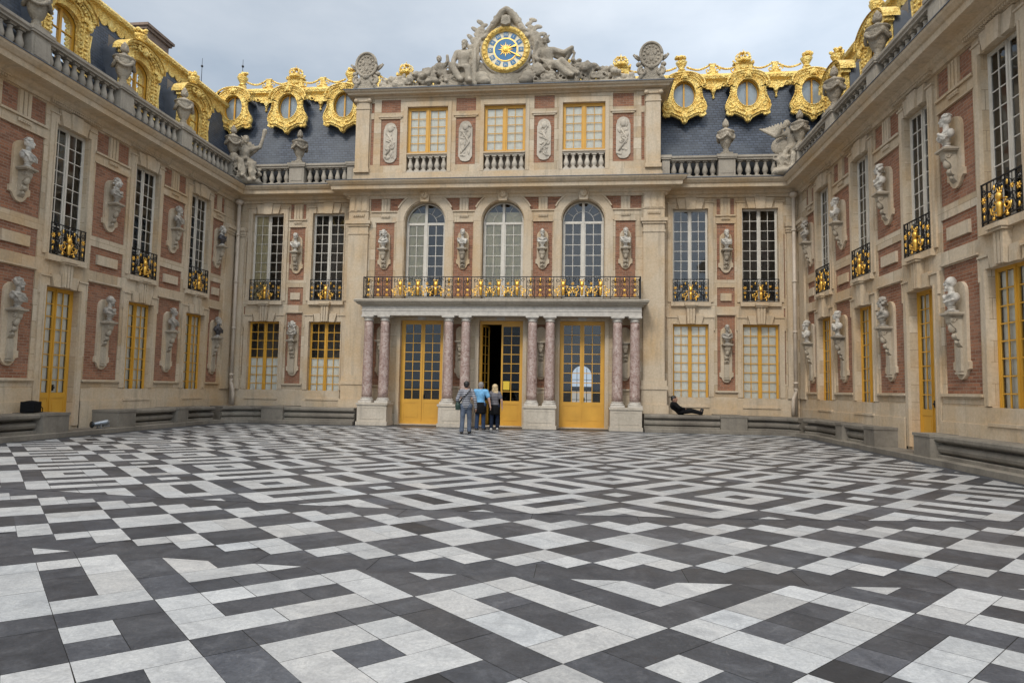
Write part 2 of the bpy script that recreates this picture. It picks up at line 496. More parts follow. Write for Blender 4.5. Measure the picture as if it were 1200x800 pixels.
# the chequered band between two black strips
fs, ft = -.69, .31
for i in range(-12, 12):
    for j in range(-14, 14):
        n = i+j
        x, y = lat(2*i+1+fs, 2*j+1+ft)
        if x < XL-.6 or x > XR+.6: continue
        if n in (-3, -5) or n in (-2, -4, -6):
            white = n in (-2, -4, -6)
            quarters = [(a, b) for a in (0, 1) for b in (0, 1)]
            if n == -2: quarters.remove((1, 1))
            if n == -6: quarters.remove((0, 0))
            groups = []
            if len(quarters) == 4:
                r = rnd.random()
                groups = [(0,0,2,2)] if r < .25 else ([(0,0,1,2),(1,0,1,2)] if r < .6 else ([(0,0,2,1),(0,1,2,1)] if r < .9 else [(0,0,1,2),(1,0,1,1),(1,1,1,1)]))
            else:
                groups = [(a, b, 1, 1) for a, b in quarters]
            for a, b, na, nb in groups:
                s, t = 2*i+a+fs, 2*j+b+ft
                slab(bounded([lat(s, t), lat(s+na, t), lat(s+na, t+nb), lat(s, t+nb)], 5.68, 8.63), white)
# black filler slabs, 3 mm lower
for y0, y1 in ((5.68, 6.15), (6.15, 7.15), (7.15, 8.15), (8.15, 8.63), (25.9, 26.9)):
    x = -13.0
    while x < 13:
        w = rnd.uniform(.9, 1.7)
        slab([(x, y0), (x+w, y0), (x+w, y1), (x, y1)], False, -.003); x += w
for x0, x1 in ((-13.2, XL), (XR, 13.2)):
    y = -4.2
    while y < 26.9:
        h = rnd.uniform(.8, 1.5)
        slab([(x0, y), (x1, y), (x1, y+h), (x0, y+h)], False, -.003); y += h
me = bpy.data.meshes.new('pavement'); me.from_pydata(PV, [], PF)
me.materials.append(FWHITE); me.materials.append(FBLACK); me.polygons.foreach_set('material_index', PM)
at = me.attributes.new('tint', 'FLOAT_COLOR', 'FACE')
at.data.foreach_set('color', [c for t in PT for c in (*t, 1)]); me.update()
pv = link('pavement', me); pv['kind'] = 'structure'
g = MB(); g.quad((-13.4,-4.6,-.008), (13.4,-4.6,-.008), (13.4,27.4,-.008), (-13.4,27.4,-.008))
gj = g.build('paving_bed', JOINT); gj['kind'] = 'structure'
g = MB(); g.quad((-900,-900,-.03), (900,-900,-.03), (900,900,-.03), (-900,900,-.03))
GROUND = m_plain('gravel_ground', (.24,.215,.18), .95, 0, .3, 3, .3, 40)
gg = g.build('ground', GROUND); gg['kind'] = 'structure'

# ---------------------------------------------------------------- wall building blocks (local frame: x along, -y out, z up)
def wall_panels(mb, x0, x1, z0, z1, y, ops, m=0):
    xs = sorted(set([x0, x1]+[v for o in ops for v in o[:2] if x0 < v < x1]))
    zs = sorted(set([z0, z1]+[v for o in ops for v in o[2:4] if z0 < v < z1]))
    for i in range(len(xs)-1):
        run = None
        for j in range(len(zs)-1):
            cx, cz = (xs[i]+xs[i+1])/2, (zs[j]+zs[j+1])/2
            hole = any(o[0] < cx < o[1] and o[2] < cz < o[3] for o in ops)
            if not hole:
                run = (run[0], zs[j+1]) if run else (zs[j], zs[j+1])
            if (hole or j == len(zs)-2) and run:
                mb.quad((xs[i], y, run[0]), (xs[i+1], y, run[0]), (xs[i+1], y, run[1]), (xs[i], y, run[1]), m); run = None
    for a, b, c, d, dep, back in ops:
        a_, b_, c_, d_ = max(a, x0), min(b, x1), max(c, z0), min(d, z1)
        mb.quad((a_, y, c_), (a_, y+dep, c_), (a_, y+dep, d_), (a_, y, d_), m)
        mb.quad((b_, y, c_), (b_, y, d_), (b_, y+dep, d_), (b_, y+dep, c_), m)
        mb.quad((a_, y, c_), (b_, y, c_), (b_, y+dep, c_), (a_, y+dep, c_), m)
        mb.quad((a_, y, d_), (a_, y+dep, d_), (b_, y+dep, d_), (b_, y, d_), m)
        if back is not None:
            mb.quad((a_, y+dep, c_), (b_, y+dep, c_), (b_, y+dep, d_), (a_, y+dep, d_), back)
def tb(mb, x0, x1, z0, z1, proud, y=0, m=0):
    mb.box(x0, x1, y-proud, y+.03, z0, z1, m)
def poly_trim(mb, pts, proud, y=0, m=0):
    mb.extr(pts, y-proud, y+.03, m)
def keystones(mb, x, zb, zt, h1=.17, h2=.22, o1=.45, o2=.56, y=0, p=.10):
    poly_trim(mb, [(x-h1, zb-.03), (x+h1, zb-.03), (x+h2, zt), (x-h2, zt)], p+.035, y)
    for s in (-1, 1):
        q = [(x+s*(h1+.008), zb), (x+s*o1, zb), (x+s*o2, zt-.01), (x+s*(h2+.008), zt-.01)]
        poly_trim(mb, q if s > 0 else q[::-1], p-.02, y)
def upper_surround(mb, x, w, y=0):
    h = w/2
    for s in (-1, 1):
        a, b = sorted((x+s*(h+.004), x+s*(h+.055))); tb(mb, a, b, 5.145, 8.97, .075, y)
        a, b = sorted((x+s*(h+.058), x+s*(h+.20))); tb(mb, a, b, 5.145, 9.20, .05, y)
        a, b = sorted((x+s*.575, x+s*(h+.055))); tb(mb, a, b, 8.973, 9.20, .05, y)
        a, b = sorted((x+s*.575, x+s*(h+.24))); tb(mb, a, b, 9.203, 9.245, .085, y)
    keystones(mb, x, 8.96, 9.40, y=y)
    tb(mb, x-h-.08, x+h+.08, 4.975, 5.142, .12, y)
def sill_console(mb, x, y=0):
    mb.box(x-.25, x+.25, y-.27, y+.02, 4.985, 5.085); mb.box(x-.22, x+.22, y-.23, y+.02, 4.93, 4.983)
    for k in (-1, 0, 1):
        mb.extr([(x+k*.105-.04*.8, 4.26), (x+k*.105+.04*.8, 4.26), (x+k*.115+.045, 4.925), (x+k*.115-.045, 4.925)], y-.17, y)
    mb.extr([(x-.145, 4.25), (x+.145, 4.25), (x+.175, 4.928), (x-.175, 4.928)], y-.13, y+.02)
def lower_surround(mb, x, w, z0, y=0):
    h = w/2
    for s in (-1, 1):
        a, b = sorted((x+s*(h+.004), x+s*(h+.055))); tb(mb, a, b, z0, 4.25, .075, y)
        a, b = sorted((x+s*(h+.058), x+s*(h+.20))); tb(mb, a, b, z0, 4.50, .05, y)
        a, b = sorted((x+s*.53, x+s*(h+.055))); tb(mb, a, b, 4.253, 4.50, .05, y)
        a, b = sorted((x+s*.53, x+s*(h+.24))); tb(mb, a, b, 4.503, 4.55, .085, y)
        a, b = sorted((x+s*(h+.203), x+s*(h+.24))); tb(mb, a, b, 4.0, 4.50, .07, y)
    for s in (-1, 1):
        q = [(x+s*.18, 4.245), (x+s*.42, 4.245), (x+s*.515, 4.60), (x+s*.20, 4.60)]
        poly_trim(mb, q if s > 0 else q[::-1], .09, y)
def triglyph(mb, x, z0, z1, w, y=.035, p=.06):
    n = 3; a = w/(n+.0)
    mb.box(x-w/2, x+w/2, y-p+.03, y+.01, z0, z1)
    for k in range(n):
        c = x-w/2+a*(k+.5); mb.box(c-a*.36, c+a*.36, y-p, y-p+.035, z0, z1)
def guttae(mb, x, z, w=.42, y=0):
    tb(mb, x-w/2, x+w/2, z, z+.045, .055, y)
    n = 6
    for k in range(n): mb.box(x-w/2+w*(k+.15)/n, x-w/2+w*(k+.85)/n, y-.05, y, z-.05, z-.002)
def bust_plate(mb, x, z0, z1, w, y=.035):
    h = w/2; pts = []
    for k in range(9):
        a = PI*k/8; pts.append((x+h*.82*math.cos(a), z1-h*.82+h*.82*math.sin(a)))
    pts += [(x-h*.82, z0+.42), (x-h, z0+.40), (x-h, z0+.24), (x-h*.72, z0+.20)]
    for k in range(1, 6):
        a = PI+PI*k/6; pts.append((x+h*.62*math.cos(a), z0+h*.62+h*.62*math.sin(a)))
    pts += [(x+h*.72, z0+.20), (x+h, z0+.24), (x+h, z0+.40), (x+h*.82, z0+.42)]
    mb.extr(pts, y-.07, y+.01)
BRKM = m_ashlar('bracket_stone', (.50,.43,.33), (.41,.345,.26), (.22,.185,.145), joint=False)
CONS = [(0,0),(.33,0),(.35,-.05),(.31,-.10),(.30,-.2),(.24,-.30),(.16,-.37),(.13,-.47),(.17,-.55),(.14,-.63),(.07,-.67),(.09,-.74),(.06,-.80),(0,-.86)]
def console_bracket(long=False):
    mb = MB()
    ksc = Matrix.Diagonal((.74, .84, .86, 1)); T = Matrix.Translation((-.13, 0, -.06)) @ Matrix.Rotation(-PI/2, 4, 'Z')
    mb.extr(CONS, 0, .26, T=T)
    mb.box(-.27, .27, -.40, .03, -.055, 0); mb.box(-.24, .24, -.37, .03, -.085, -.057)
    for s in (-1, 1):
        pts = []
        for k in range(15):
            a = k/14*3.6*PI; r = .085*(1-k/17)
            pts.append((s*.135, -.22+r*math.cos(a), -.20+r*math.sin(a)))
        mb.tube(pts, .022, 6)
    mb.ell((0, -.20, -.40), (.11, .10, .14)); mb.ell((0, -.14, -.62), (.09, .08, .08)); mb.ell((0, -.09, -.78), (.06, .06, .06))
    if long:
        mb.box(-.13, .13, -.07, .03, -2.05 if long is True else -long, -.93); mb.box(-.15, .15, -.10, .03, -1.63, -1.57)
    mb.V = [tuple(ksc @ Vector(v)) for v in mb.V]
    return mb
BRK_U = console_bracket().mesh('wall_bracket', [BRKM])
BRK_L = console_bracket(1.55).mesh('wall_bracket_long', [BRKM])

# ---------------------------------------------------------------- windows and doors (origin: middle of the sill on the wall face)
def casement(w, h, nx, ny, rec=.30, fr=.055, st=.055, mid=.10, bar=.026, panel=0.0, sill=False, z0=0.0):
    mb = MB(); x = w/2; y0, y1 = rec, rec+.07
    mb.box(-x, -x+fr, y0, y1, z0, h); mb.box(x-fr, x, y0, y1, z0, h); mb.box(-x+fr, x-fr, y0, y1, h-fr, h)
    if sill:
        mb.box(-x, x, y0-.07, y1+.02, z0-.02, z0+.11); mb.box(-x+fr, x-fr, y0-.02, y1, z0+.112, z0+.20)
    else: mb.box(-x+fr, x-fr, y0, y1, z0, z0+fr)
    zb = z0+(.2 if sill else fr)
    mb.box(-mid/2, mid/2, y0-.02, y1-.005, zb, h-fr)
    leaf = x-fr-mid/2
    gl = []
    for s in (-1, 1):
        a, b = sorted((s*mid/2, s*(x-fr)))
        ya, yb = y0+.012, y1-.012
        mb.box(a, a+st, ya, yb, zb, h-fr); mb.box(b-st, b, ya, yb, zb, h-fr)
        mb.box(a+st, b-st, ya, yb, h-fr-st, h-fr)
        zp = zb+panel
        if panel:
            mb.box(a+st, b-st, ya+.012, yb-.012, zb+.12, zp-.16)                  # sunk panel
            mb.box(a+st, b-st, ya, yb, zb, zb+.12); mb.box(a+st, b-st, ya, yb, zp-.16, zp)
            mb.box(a+st+.06, b-st-.06, ya+.002, ya+.013, zb+.18, zp-.22)
        else: mb.box(a+st, b-st, ya, yb, zb, zb+st); zp = zb+st
        gx0, gx1, gz0, gz1 = a+st, b-st, zp, h-fr-st
        for k in range(1, nx):
            c = gx0+(gx1-gx0)*k/nx; mb.box(c-bar/2, c+bar/2, ya+.008, yb-.008, gz0, gz1)
        for k in range(1, ny):
            c = gz0+(gz1-gz0)*k/ny; mb.box(gx0, gx1, ya+.011, yb-.011, c-bar/2, c+bar/2)
        gl.append((gx0, gx1, gz0, gz1))
    g = MB()
    for a, b, c, d in gl: g.quad((a, (y0+y1)/2, c), (b, (y0+y1)/2, c), (b, (y0+y1)/2, d), (a, (y0+y1)/2, d))
    return mb, g, gl
def curtain(x0, x1, z0, z1, y, seed=0):
    r = random.Random(seed); n = max(int((x1-x0)/.03), 6); v = []; f = []
    ph = r.random()*6
    for k in range(n+1):
        x = x0+(x1-x0)*k/n
        d = .007*math.sin(k*.95+ph)+.004*math.sin(k*2.1+ph*2)
        v += [(x, y+d, z0), (x, y+d*.5, z1)]
    for k in range(n): f.append((2*k, 2*k+2, 2*k+3, 2*k+1))
    m = MB(); m.add(v, f, 0, True); return m
def room(mb, x, w, z0, z1, y0=.38, y1=1.5, pad=.35, m=0):
    a, b, c, d = x-w/2-pad, x+w/2+pad, z0-.15, z1+.15
    mb.quad((a, y1, c), (b, y1, c), (b, y1, d), (a, y1, d), m)
    mb.quad((a, y0, c), (a, y1, c), (a, y1, d), (a, y0, d), m); mb.quad((b, y0, c), (b, y1, c), (b, y1, d), (b, y0, d), m)
    mb.quad((a, y0, c), (b, y0, c), (b, y1, c), (a, y1, c), m); mb.quad((a, y0, d), (b, y0, d), (b, y1, d), (a, y1, d), m)
    for p, q in ((a, x-w/2), (x+w/2, b)):
        mb.quad((p, y0, c), (q, y0, c), (q, y0, d), (p, y0, d), m)
    mb.quad((x-w/2, y0, c), (x+w/2, y0, c), (x+w/2, y0, z0), (x-w/2, y0, z0), m)
    mb.quad((x-w/2, y0, z1), (x+w/2, y0, z1), (x+w/2, y0, d), (x-w/2, y0, d), m)

WINCACHE = {}
def put_window(parent, x, z, kind, w, h, name='window', y=0.0, curt=None, seed=0, label=None):
    key = (kind, round(w, 3), round(h, 3))
    if key not in WINCACHE:
        if kind == 'upper': mb, g, gl = casement(w, h, 2, 9, rec=.14, bar=.024, fr=.035, st=.045, mid=.055); mt = WHITEP
        elif kind == 'lower': mb, g, gl = casement(w, h, 2, 8, sill=True, fr=.035, st=.045, mid=.055, rec=.14, bar=.03); mt = OCHRE
        elif kind == 'door': mb, g, gl = casement(w, h, 2, 8, panel=.93, fr=.085 if w > 1.5 else .05, st=.075 if w > 1.5 else .06, mid=.02, rec=.20, bar=.03); mt = OCHRE
        elif kind == 'attic': mb, g, gl = casement(w, h, 2, 5, fr=.06, st=.06, mid=.08, rec=.11); mt = OCHRE
        WINCACHE[key] = (mb.mesh(name, [mt]), g.mesh('pane', [GLASSU if kind == 'upper' or w > 1.7 and kind == 'door' else GLASS], False), gl)
    a, b, gl = WINCACHE[key]
    o = link(name, a, parent, (x, y, z)); link('pane', b, o)
    if label: o['label'] = label
    for i, (spec) in enumerate(curt or []):
        leaf, lo, hi, mt = spec
        for L in ((0, 1) if leaf == 2 else (leaf,)):
            x0, x1, z0, z1 = gl[L]
            yy = {'upper': .14, 'lower': .14, 'door': .20, 'attic': .11}[kind]+.095
            c = curtain(x0-.02, x1+.02, z0+(z1-z0)*lo, z0+(z1-z0)*hi, yy, seed*7+L)
            c.build('curtain', mt, o, fixn=False)
    if kind == 'door':
        hd = MB(); hd.ell((.10, -.0, 0), (.035, .035, .035), 8, 6); hd.box(.085, .115, .0, .06, -.09, .09)
        hd.build('handle', IRON, o, (0, .18, 1.12))
    return o

# ---------------------------------------------------------------- wrought iron balconettes
def spiral(cx, cz, r0, r1, a0, a1, y, n=14):
    return [(cx+(r0+(r1-r0)*k/n)*math.cos(a0+(a1-a0)*k/n), y, cz+(r0+(r1-r0)*k/n)*math.sin(a0+(a1-a0)*k/n)) for k in range(n+1)]
def gilt_mask(g, x, z, y, k=1.0):
    # one linked piece
    # head on a tapering bust with two scrolled arms
    g.ell((x, y-.03, z+.47*k), (.08*k, .06*k, .09*k)); g.ell((x, y-.02, z+.55*k), (.085*k, .035*k, .03*k)); [g.tube([(x+q*.05*k, y-.01, z+.56*k), (x+q*.085*k, y-.01, z+.66*k)], .013*k, 5) for q in (-1, 0, 1)]
    g.lathe([(.03*k,0),(.045*k,.03*k),(.055*k,.18*k),(.065*k,.25*k),(.03*k,.32*k)], (x, y-.02, z+.06*k), 8, sq=True)
    for s in (-1, 1):
        g.tube(spiral(x+s*.21*k, z+.27*k, .105*k, .03*k, PI/2+s*PI/2*.2, PI/2+s*PI/2*.2+s*6.6, y, 18), .016*k, 6)
        g.tube([(x+s*.09*k, y, z+.40*k), (x+s*.14*k, y, z+.41*k), (x+s*.21*k, y, z+.385*k)], .017*k, 6)
        g.tube([(x+s*.10*k, y, z+.10*k), (x+s*.20*k, y, z+.155*k), (x+s*.30*k, y, z+.17*k), (x+s*.33*k, y, z+.30*k)], .017*k, 6)
        g.ell((x+s*.21*k, y, z+.06*k), .038*k, 8, 6); g.tube([(x+s*.20*k, y, z+.155*k), (x+s*.21*k, y, z+.06*k)], .014*k, 5)
def floret(g, x, z, y, r):
    for k in range(6):
        a = PI*k/3; g.ell((x+r*.6*math.cos(a), y, z+r*.6*math.sin(a)), (r*.42, .02, r*.2), 8, 6, rot=(0, -a, 0))
    g.ell((x, y-.015, z), r*.28, 8, 6)
def balconette(w, h):
    m = MB(); g = MB(); y = 0
    x = w/2
    for z in (0, .085, h-.03): m.box(-x, x, y-.018, y+.018, z, z+.028)
    for xx in (-x+.014, x-.014, -x+.20, x-.20): m.box(xx-.013, xx+.013, y-.013, y+.013, .028, h-.03)
    for k in range(-3, 4):
        m.box(k*.115-.006, k*.115+.006, y-.006, y+.006, .113, h-.03)
    for s in (-1, 1):
        for cx, cz, r in ((.24, .70, .10), (.34, .42, .10), (.13, .78, .075), (.40, .68, .07), (.30, .18, .07)):
            m.tube(spiral(s*cx, cz, r, .02, 0, s*7.5, y, 16), .012, 5)
        m.tube([(s*(x-.2), y, .2), (s*.30, y, .5), (s*.10, y, .62), (s*.05, y, .84)], .012, 5)
        m.tube(spiral(s*(x-.1), .75, .075, .02, 0, s*7, y, 14), .011, 5); m.tube(spiral(s*(x-.1), .28, .075, .02, PI, PI+s*7, y, 14), .011, 5)
    gilt_mask(g, 0, .02, y-.02, 1.02)
    return m.mesh('balcony_grille', [IRON]), g.mesh('gilt_mask', [GILT])
def one_floret(r):
    g = MB(); floret(g, 0, 0, 0, r); return g.mesh('gilt_floret', [GILT])
FLO = [one_floret(.08), one_floret(.06), MB().ell((0, 0, 0), (.026, .02, .06), 8, 6).mesh('gilt_bud', [GILT])]
GRW = balconette(1.33, .93); GRB = balconette(1.43, .93)
def put_grille(parent, x, w, y=-.07):
    gm = GRW if w < 1.35 else GRB
    o = link('balcony_grille', gm[0], parent, (x, y, 5.145)); link('gilt_mask', gm[1], o)
    for s in (-1, 1):
        for dx, z, me in ((w/2-.105, .56, FLO[0]), (w/2-.105, .36, FLO[1]), (.36, .62, FLO[1]), (.21, .74, FLO[2]), (w/2-.105, .19, FLO[2])):
            link('gilt_floret', me, o, (s*dx, -.012, z))

# ---------------------------------------------------------------- balustrade pieces
def baluster(h):
    k = h/.66
    return MB().lathe([(.10,0),(.10,.05)], n=4, sq=True, sm=False).lathe([(r, z*k) for r, z in [(.075,.05),(.085,.07),(.06,.10),(.085,.15),(.112,.23),(.108,.30),(.075,.42),(.055,.52),(.075,.56),(.06,.59)]], n=12).lathe([(.095,.60*k),(.095,.66*k)], n=4, sq=True, sm=False)
BAL = baluster(.66).mesh('baluster', [GREY]); BALS = baluster(.62).mesh('baluster_small', [PALE])
def balustrade(parent, x0, x1, y, zb, n=None, step=.31, mat=GREY):
    b = MB(); b.box(x0, x1, y-.17, y+.17, zb, zb+.17)
    b.sweep([(x0, y), (x1, y)], [(-.17, zb+.83), (.17, zb+.83), (.17, zb+.88), (.22, zb+.92), (.22, zb+1.0), (-.22, zb+1.0), (-.22, zb+.92), (-.17, zb+.88)])
    o = b.build('balustrade', mat, parent)
    n = n or max(2, round((x1-x0)/step)); st = (x1-x0)/n
    for k in range(n):
        link('baluster', BAL, o, (x0+st*(k+.5), y, zb+.17))
    return o
def pedestal(mb, x, y, zb, w=.62):
    h = w/2
    mb.box(x-h, x+h, y-.21, y+.21, zb+.001, zb+.86); mb.box(x-h-.04, x+h+.04, y-.25, y+.25, zb-.02, zb+.172)
    mb.box(x-h-.05, x+h+.05, y-.27, y+.27, zb+.862, zb+.92); mb.box(x-h-.07, x+h+.07, y-.29, y+.29, zb+.922, zb+1.03)
    mb.box(x-h+.08, x+h-.08, y-.225, y-.20, zb+.26, zb+.76)
CORN = [(-.05,9.42),(.07,9.42),(.10,9.52),(.20,9.56),(.24,9.66),(.60,9.69),(.62,9.84),(.67,9.86),(.76,9.96),(.78,10.02),(-.05,10.02)]
FLASH = [(-.05,10.022),(.80,10.022),(.80,10.045),(-.05,10.075)]
def sweep_m(mb, path, prof, m0=None, m1=None, m=0):
    b = len(mb.V); mb.sweep(path, prof, m); n = len(prof); N = len(path)
    for i, mv in ((0, m0), (N-1, m1)):
        if mv:
            for k, (d, z) in enumerate(prof):
                mb.V[b+i*n+k] = (path[i][0]+mv[0]*d, path[i][1]+mv[1]*d, z)
# ---------------------------------------------------------------- the two side wings
def bay_panels(mb, x, w, tri):
    h = w/2
    tb(mb, x-h-.05, x+h+.05, 8.655, 8.715, .055); guttae(mb, x, 8.56, min(.44, w*.5))
    triglyph(mb, x, 8.725, 9.375, tri)
    tb(mb, x-h-.10, x+h+.10, 1.535, 1.595, .085); tb(mb, x-h-.03, x+h+.03, 1.50, 1.533, .05)
    tb(mb, x-h-.03, x+h+.03, 4.625, 4.675, .055)
    tb(mb, x-h-.04, x+h+.04, 8.362, 8.392, .03)
    mb.box(x-w*.31, x+w*.31, -.03, .05, 5.20, 5.50)
def bay_holes(x, w):
    h = w/2
    return [(x-h, x+h, 1.60, 4.60, .035, 1), (x-h, x+h, 4.97, 5.74, .035, 1), (x-h, x+h, 6.05, 8.36, .035, 1), (x-h, x+h, 8.72, 9.38, .035, 1)]
LIT = (2, 0, 1, CURT)
def wing(s, label):
    t = thing('palace_wing', label, 'palace wing', (-s*W, 0, 0), s*PI/2)
    ops = []; trim = MB(); rooms = MB()
    for k, c in enumerate(WINC):
        x = s*c
        ops.append((x-.65, x+.65, 5.14, 8.97, .34, None))
        door = (k == 2)
        ops.append((x-.65, x+.65, .22 if door else 1.0, 4.25, .34, None))
        upper_surround(trim, x, 1.30); lower_surround(trim, x, 1.30, .22 if door else 1.345); sill_console(trim, x)
        for q in range(26):
            a = x-1.0+2.0*q/26; trim.box(a, a+.045, -.17, .01, 9.435, 9.50)
        tb(trim, x-1.02, x+1.02, 9.502, 9.545, .20)
        room(rooms, x, 1.3, 5.14, 8.97); room(rooms, x, 1.3, .22 if door else 1.0, 4.25)
    for c, w in zip(PANC, PANW):
        ops += bay_holes(s*c, w); bay_panels(trim, s*c, w, .42 if w > 1 else .3)
    # plinth course, broken at the door
    edges = [8.5, 17.48-.89, 17.48+.89, D-.02]
    for a, b in ((edges[0], edges[1]), (edges[2], edges[3])):
        x0, x1 = sorted((s*a, s*b)); tb(trim, x0, x1, .0, 1.32, .04)
        tb(trim, x0, x1, .0, .95, .075)
    for c in (WINC[0], WINC[1], WINC[3], WINC[4]):
        trim.box(s*c-.67, s*c+.67, -.10, .02, .93, .998)
    # corner pilaster
    x0, x1 = sorted((s*26.02, s*26.60)); tb(trim, x0, x1, 1.325, 7.96, .07)
    for z0, z1, p in ((7.962, 8.05, .11), (8.052, 8.18, .14), (8.182, 8.34, .19), (1.325, 1.72, .10)):
        a, b = sorted((s*(26.02-p*.4), s*(26.60+p*.4))); tb(trim, a, b, z0, z1, p)
    wall = MB(); x0, x1 = sorted((s*8.5, s*D)); wall_panels(wall, x0, x1, 0, 10.02, 0, ops)
    wall.quad((s*8.5, 0, 0), (s*8.5, 6, 0), (s*8.5, 6, 10.02), (s*8.5, 0, 10.02))
    wall.quad((s*8.5, 6, 0), (s*(D+6), 6, 0), (s*(D+6), 6, 10.02), (s*8.5, 6, 10.02))
    wall.quad((s*D, .0, 0), (s*(D+6), .0, 0), (s*(D+6), .0, 10.02), (s*D, .0, 10.02))
    wall.build('wall', [LIME, BRICK], t, fixn=False)
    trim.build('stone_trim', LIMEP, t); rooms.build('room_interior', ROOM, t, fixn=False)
    cor = MB(); path = [(s*8.5, 0), (s*D, 0)]
    if s < 0: path = path[::-1]
    sweep_m(cor, path, CORN, m1=(-1, -1) if s > 0 else None, m0=(1, -1) if s < 0 else None)
    cor.build('cornice', LIMEP, t)
    fl = MB(); sweep_m(fl, path, FLASH, m1=(-1, -1) if s > 0 else None, m0=(1, -1) if s < 0 else None)
    fl.quad((s*8.5, -.05, 10.06), (s*(D+1.0), -.05, 10.06), (s*(D+1.0), 1.2, 10.06), (s*8.5, 1.2, 10.06))
    fl.build('gutter_lead', LEAD, t)
    for c in PANC[:4]+[25.95]:
        ped = MB(); pedestal(ped, s*c, -.16, 10.06); ped.build('balustrade_pedestal', GREY, t)
    ends = PANC[:4]+[25.95]
    for a, b in zip(ends[:-1], ends[1:]):
        x0, x1 = sorted((s*(a+.345), s*(b-.345))); balustrade(t, x0, x1, -.16, 10.062)
    for k, c in enumerate(WINC):
        x = s*c; put_window(t, x, 5.14, 'upper', 1.30, 3.83)
        put_grille(t, x, 1.33)
        if k == 2: put_window(t, x, .22, 'door', 1.30, 4.03, 'door', curt=[LIT], seed=k+int(s*3)+9)
        else: put_window(t, x, 1.0, 'lower', 1.30, 3.25, curt=[LIT], seed=k+int(s*3)+9)
    for k, (c, w) in enumerate(zip(PANC, PANW)):
        pl = MB(); bust_plate(pl, s*c, 6.33, 8.02, .66 if w > 1 else .56); pl.build('niche_plate', LIMEP, t)
        pl = MB(); bust_plate(pl, s*c, 1.92, 4.16, .62 if w > 1 else .54); pl.build('niche_plate', LIMEP, t)
        link('wall_bracket', BRK_U, t, (s*c, -.035, 7.25)); link('wall_bracket', BRK_L, t, (s*c, -.035, 3.44))
    return t
WL = wing(1, 'left wing of brick and pale stone with yellow door and four bays in view')
WR = wing(-1, 'right wing of brick and pale stone facing the court with its balustrade')

# ---------------------------------------------------------------- the range across the back with its central pavilion
BK = thing('palace_range', 'stone and brick palace front with marble portico across the back of the court', 'palace', (0, D, 0))
wall = MB(); trim = MB(); rooms = MB()
for s in (-1, 1):
    ops = []
    for c, w in ((7.635, 1.41), (10.37, 1.41)):
        x = s*c
        ops += [(x-w/2, x+w/2, 5.14, 8.97, .34, None), (x-w/2, x+w/2, .98, 4.25, .34, None)]
        upper_surround(trim, x, w); lower_surround(trim, x, w, 1.345); sill_console(trim, x)
        trim.box(x-w/2-.02, x+w/2+.02, -.10, .02, .91, .978)
        room(rooms, x, w, 5.14, 8.97); room(rooms, x, w, .98, 4.25)
    ops += bay_holes(s*9.03, .69); bay_panels(trim, s*9.03, .69, .40)
    a, b = sorted((s*11.27, s*11.33)); ops.append((a, b, 1.9, 4.9, .03, 1)); ops.append((a, b, 5.3, 7.9, .03, 1))
    x0, x1 = sorted((s*6.57, s*W)); wall_panels(wall, x0, x1, 0, 10.02, 0, ops)
    tb(trim, *sorted((s*6.9, s*11.8)), 0, 1.32, .04); tb(trim, *sorted((s*6.9, s*11.8)), 0, .88, .075)
    a, b = s*11.40, s*11.78
    tb(trim, *sorted((a, b)), 1.325, 7.96, .07)
    for z0, z1, p in ((7.962, 8.05, .11), (8.052, 8.18, .14), (8.182, 8.34, .19), (1.325, 1.72, .10)):
        tb(trim, *sorted((a-s*p*.4, b)), z0, z1, p)
    # flank of the pavilion
    wall.quad((s*6.57, PAV, 0), (s*6.57, 0, 0), (s*6.57, 0, 10.02), (s*6.57, PAV, 10.02))
    # giant corner pilasters
    x0, x1 = s*5.70, s*6.54
    def pil(z0, z1, p, e=0.0): tb(trim, *sorted((x0-s*e, x1+s*e)), z0, z1, p, PAV)
    pil(1.96, 7.90, .10); pil(7.902, 7.98, .13, .03); pil(7.982, 8.24, .11); pil(8.242, 8.33, .16, .06); pil(8.332, 8.47, .21, .11)
    pil(8.472, 8.86, .10); pil(8.862, 8.90, .13, .02); pil(9.47, 9.55, .14, .04); pil(9.552, 9.70, .20, .10); pil(9.702, 9.80, .25, .15)
    triglyph(trim, (x0+x1)/2, 8.902, 9.468, .78, PAV-.10, .05); pil(8.902, 9.468, .10); guttae(trim, (x0+x1)/2, 8.70, .5, PAV-.10)
    pil(1.74, 1.958, .17, .08); pil(1.60, 1.738, .22, .12); pil(1.0, 1.598, .18, .08); pil(.60, .998, .26, .14); pil(0, .598, .30, .2)
    for zz in (2.9, 3.75, 4.6, 5.45, 6.3, 7.15): trim.box(*sorted((x0, x1)), PAV-.1005, PAV-.09, zz, zz+.006)
# pavilion front
pops = []; AR = .86
DOORS = (-3.29, 0.0, 3.30)
for x in DOORS:
    pops.append((x-.90, x+.90, 0.03, 4.30, .30, None)); pops.append((x-AR, x+AR, 5.06, 8.44+AR, .34, None))
for x in (-4.99, -1.645, 1.65, 5.0):
    pops += [(x-.40, x+.40, 5.30, 8.40, .035, 1), (x-.36, x+.36, 1.60, 4.15, .035, 1)]
FR = ((-5.64, -4.15), (-2.42, -.87), (.88, 2.42), (4.16, 5.64))
pops += [(a, b, 8.90, 9.46, .035, 1) for a, b in FR]
pops = [o for o in pops]
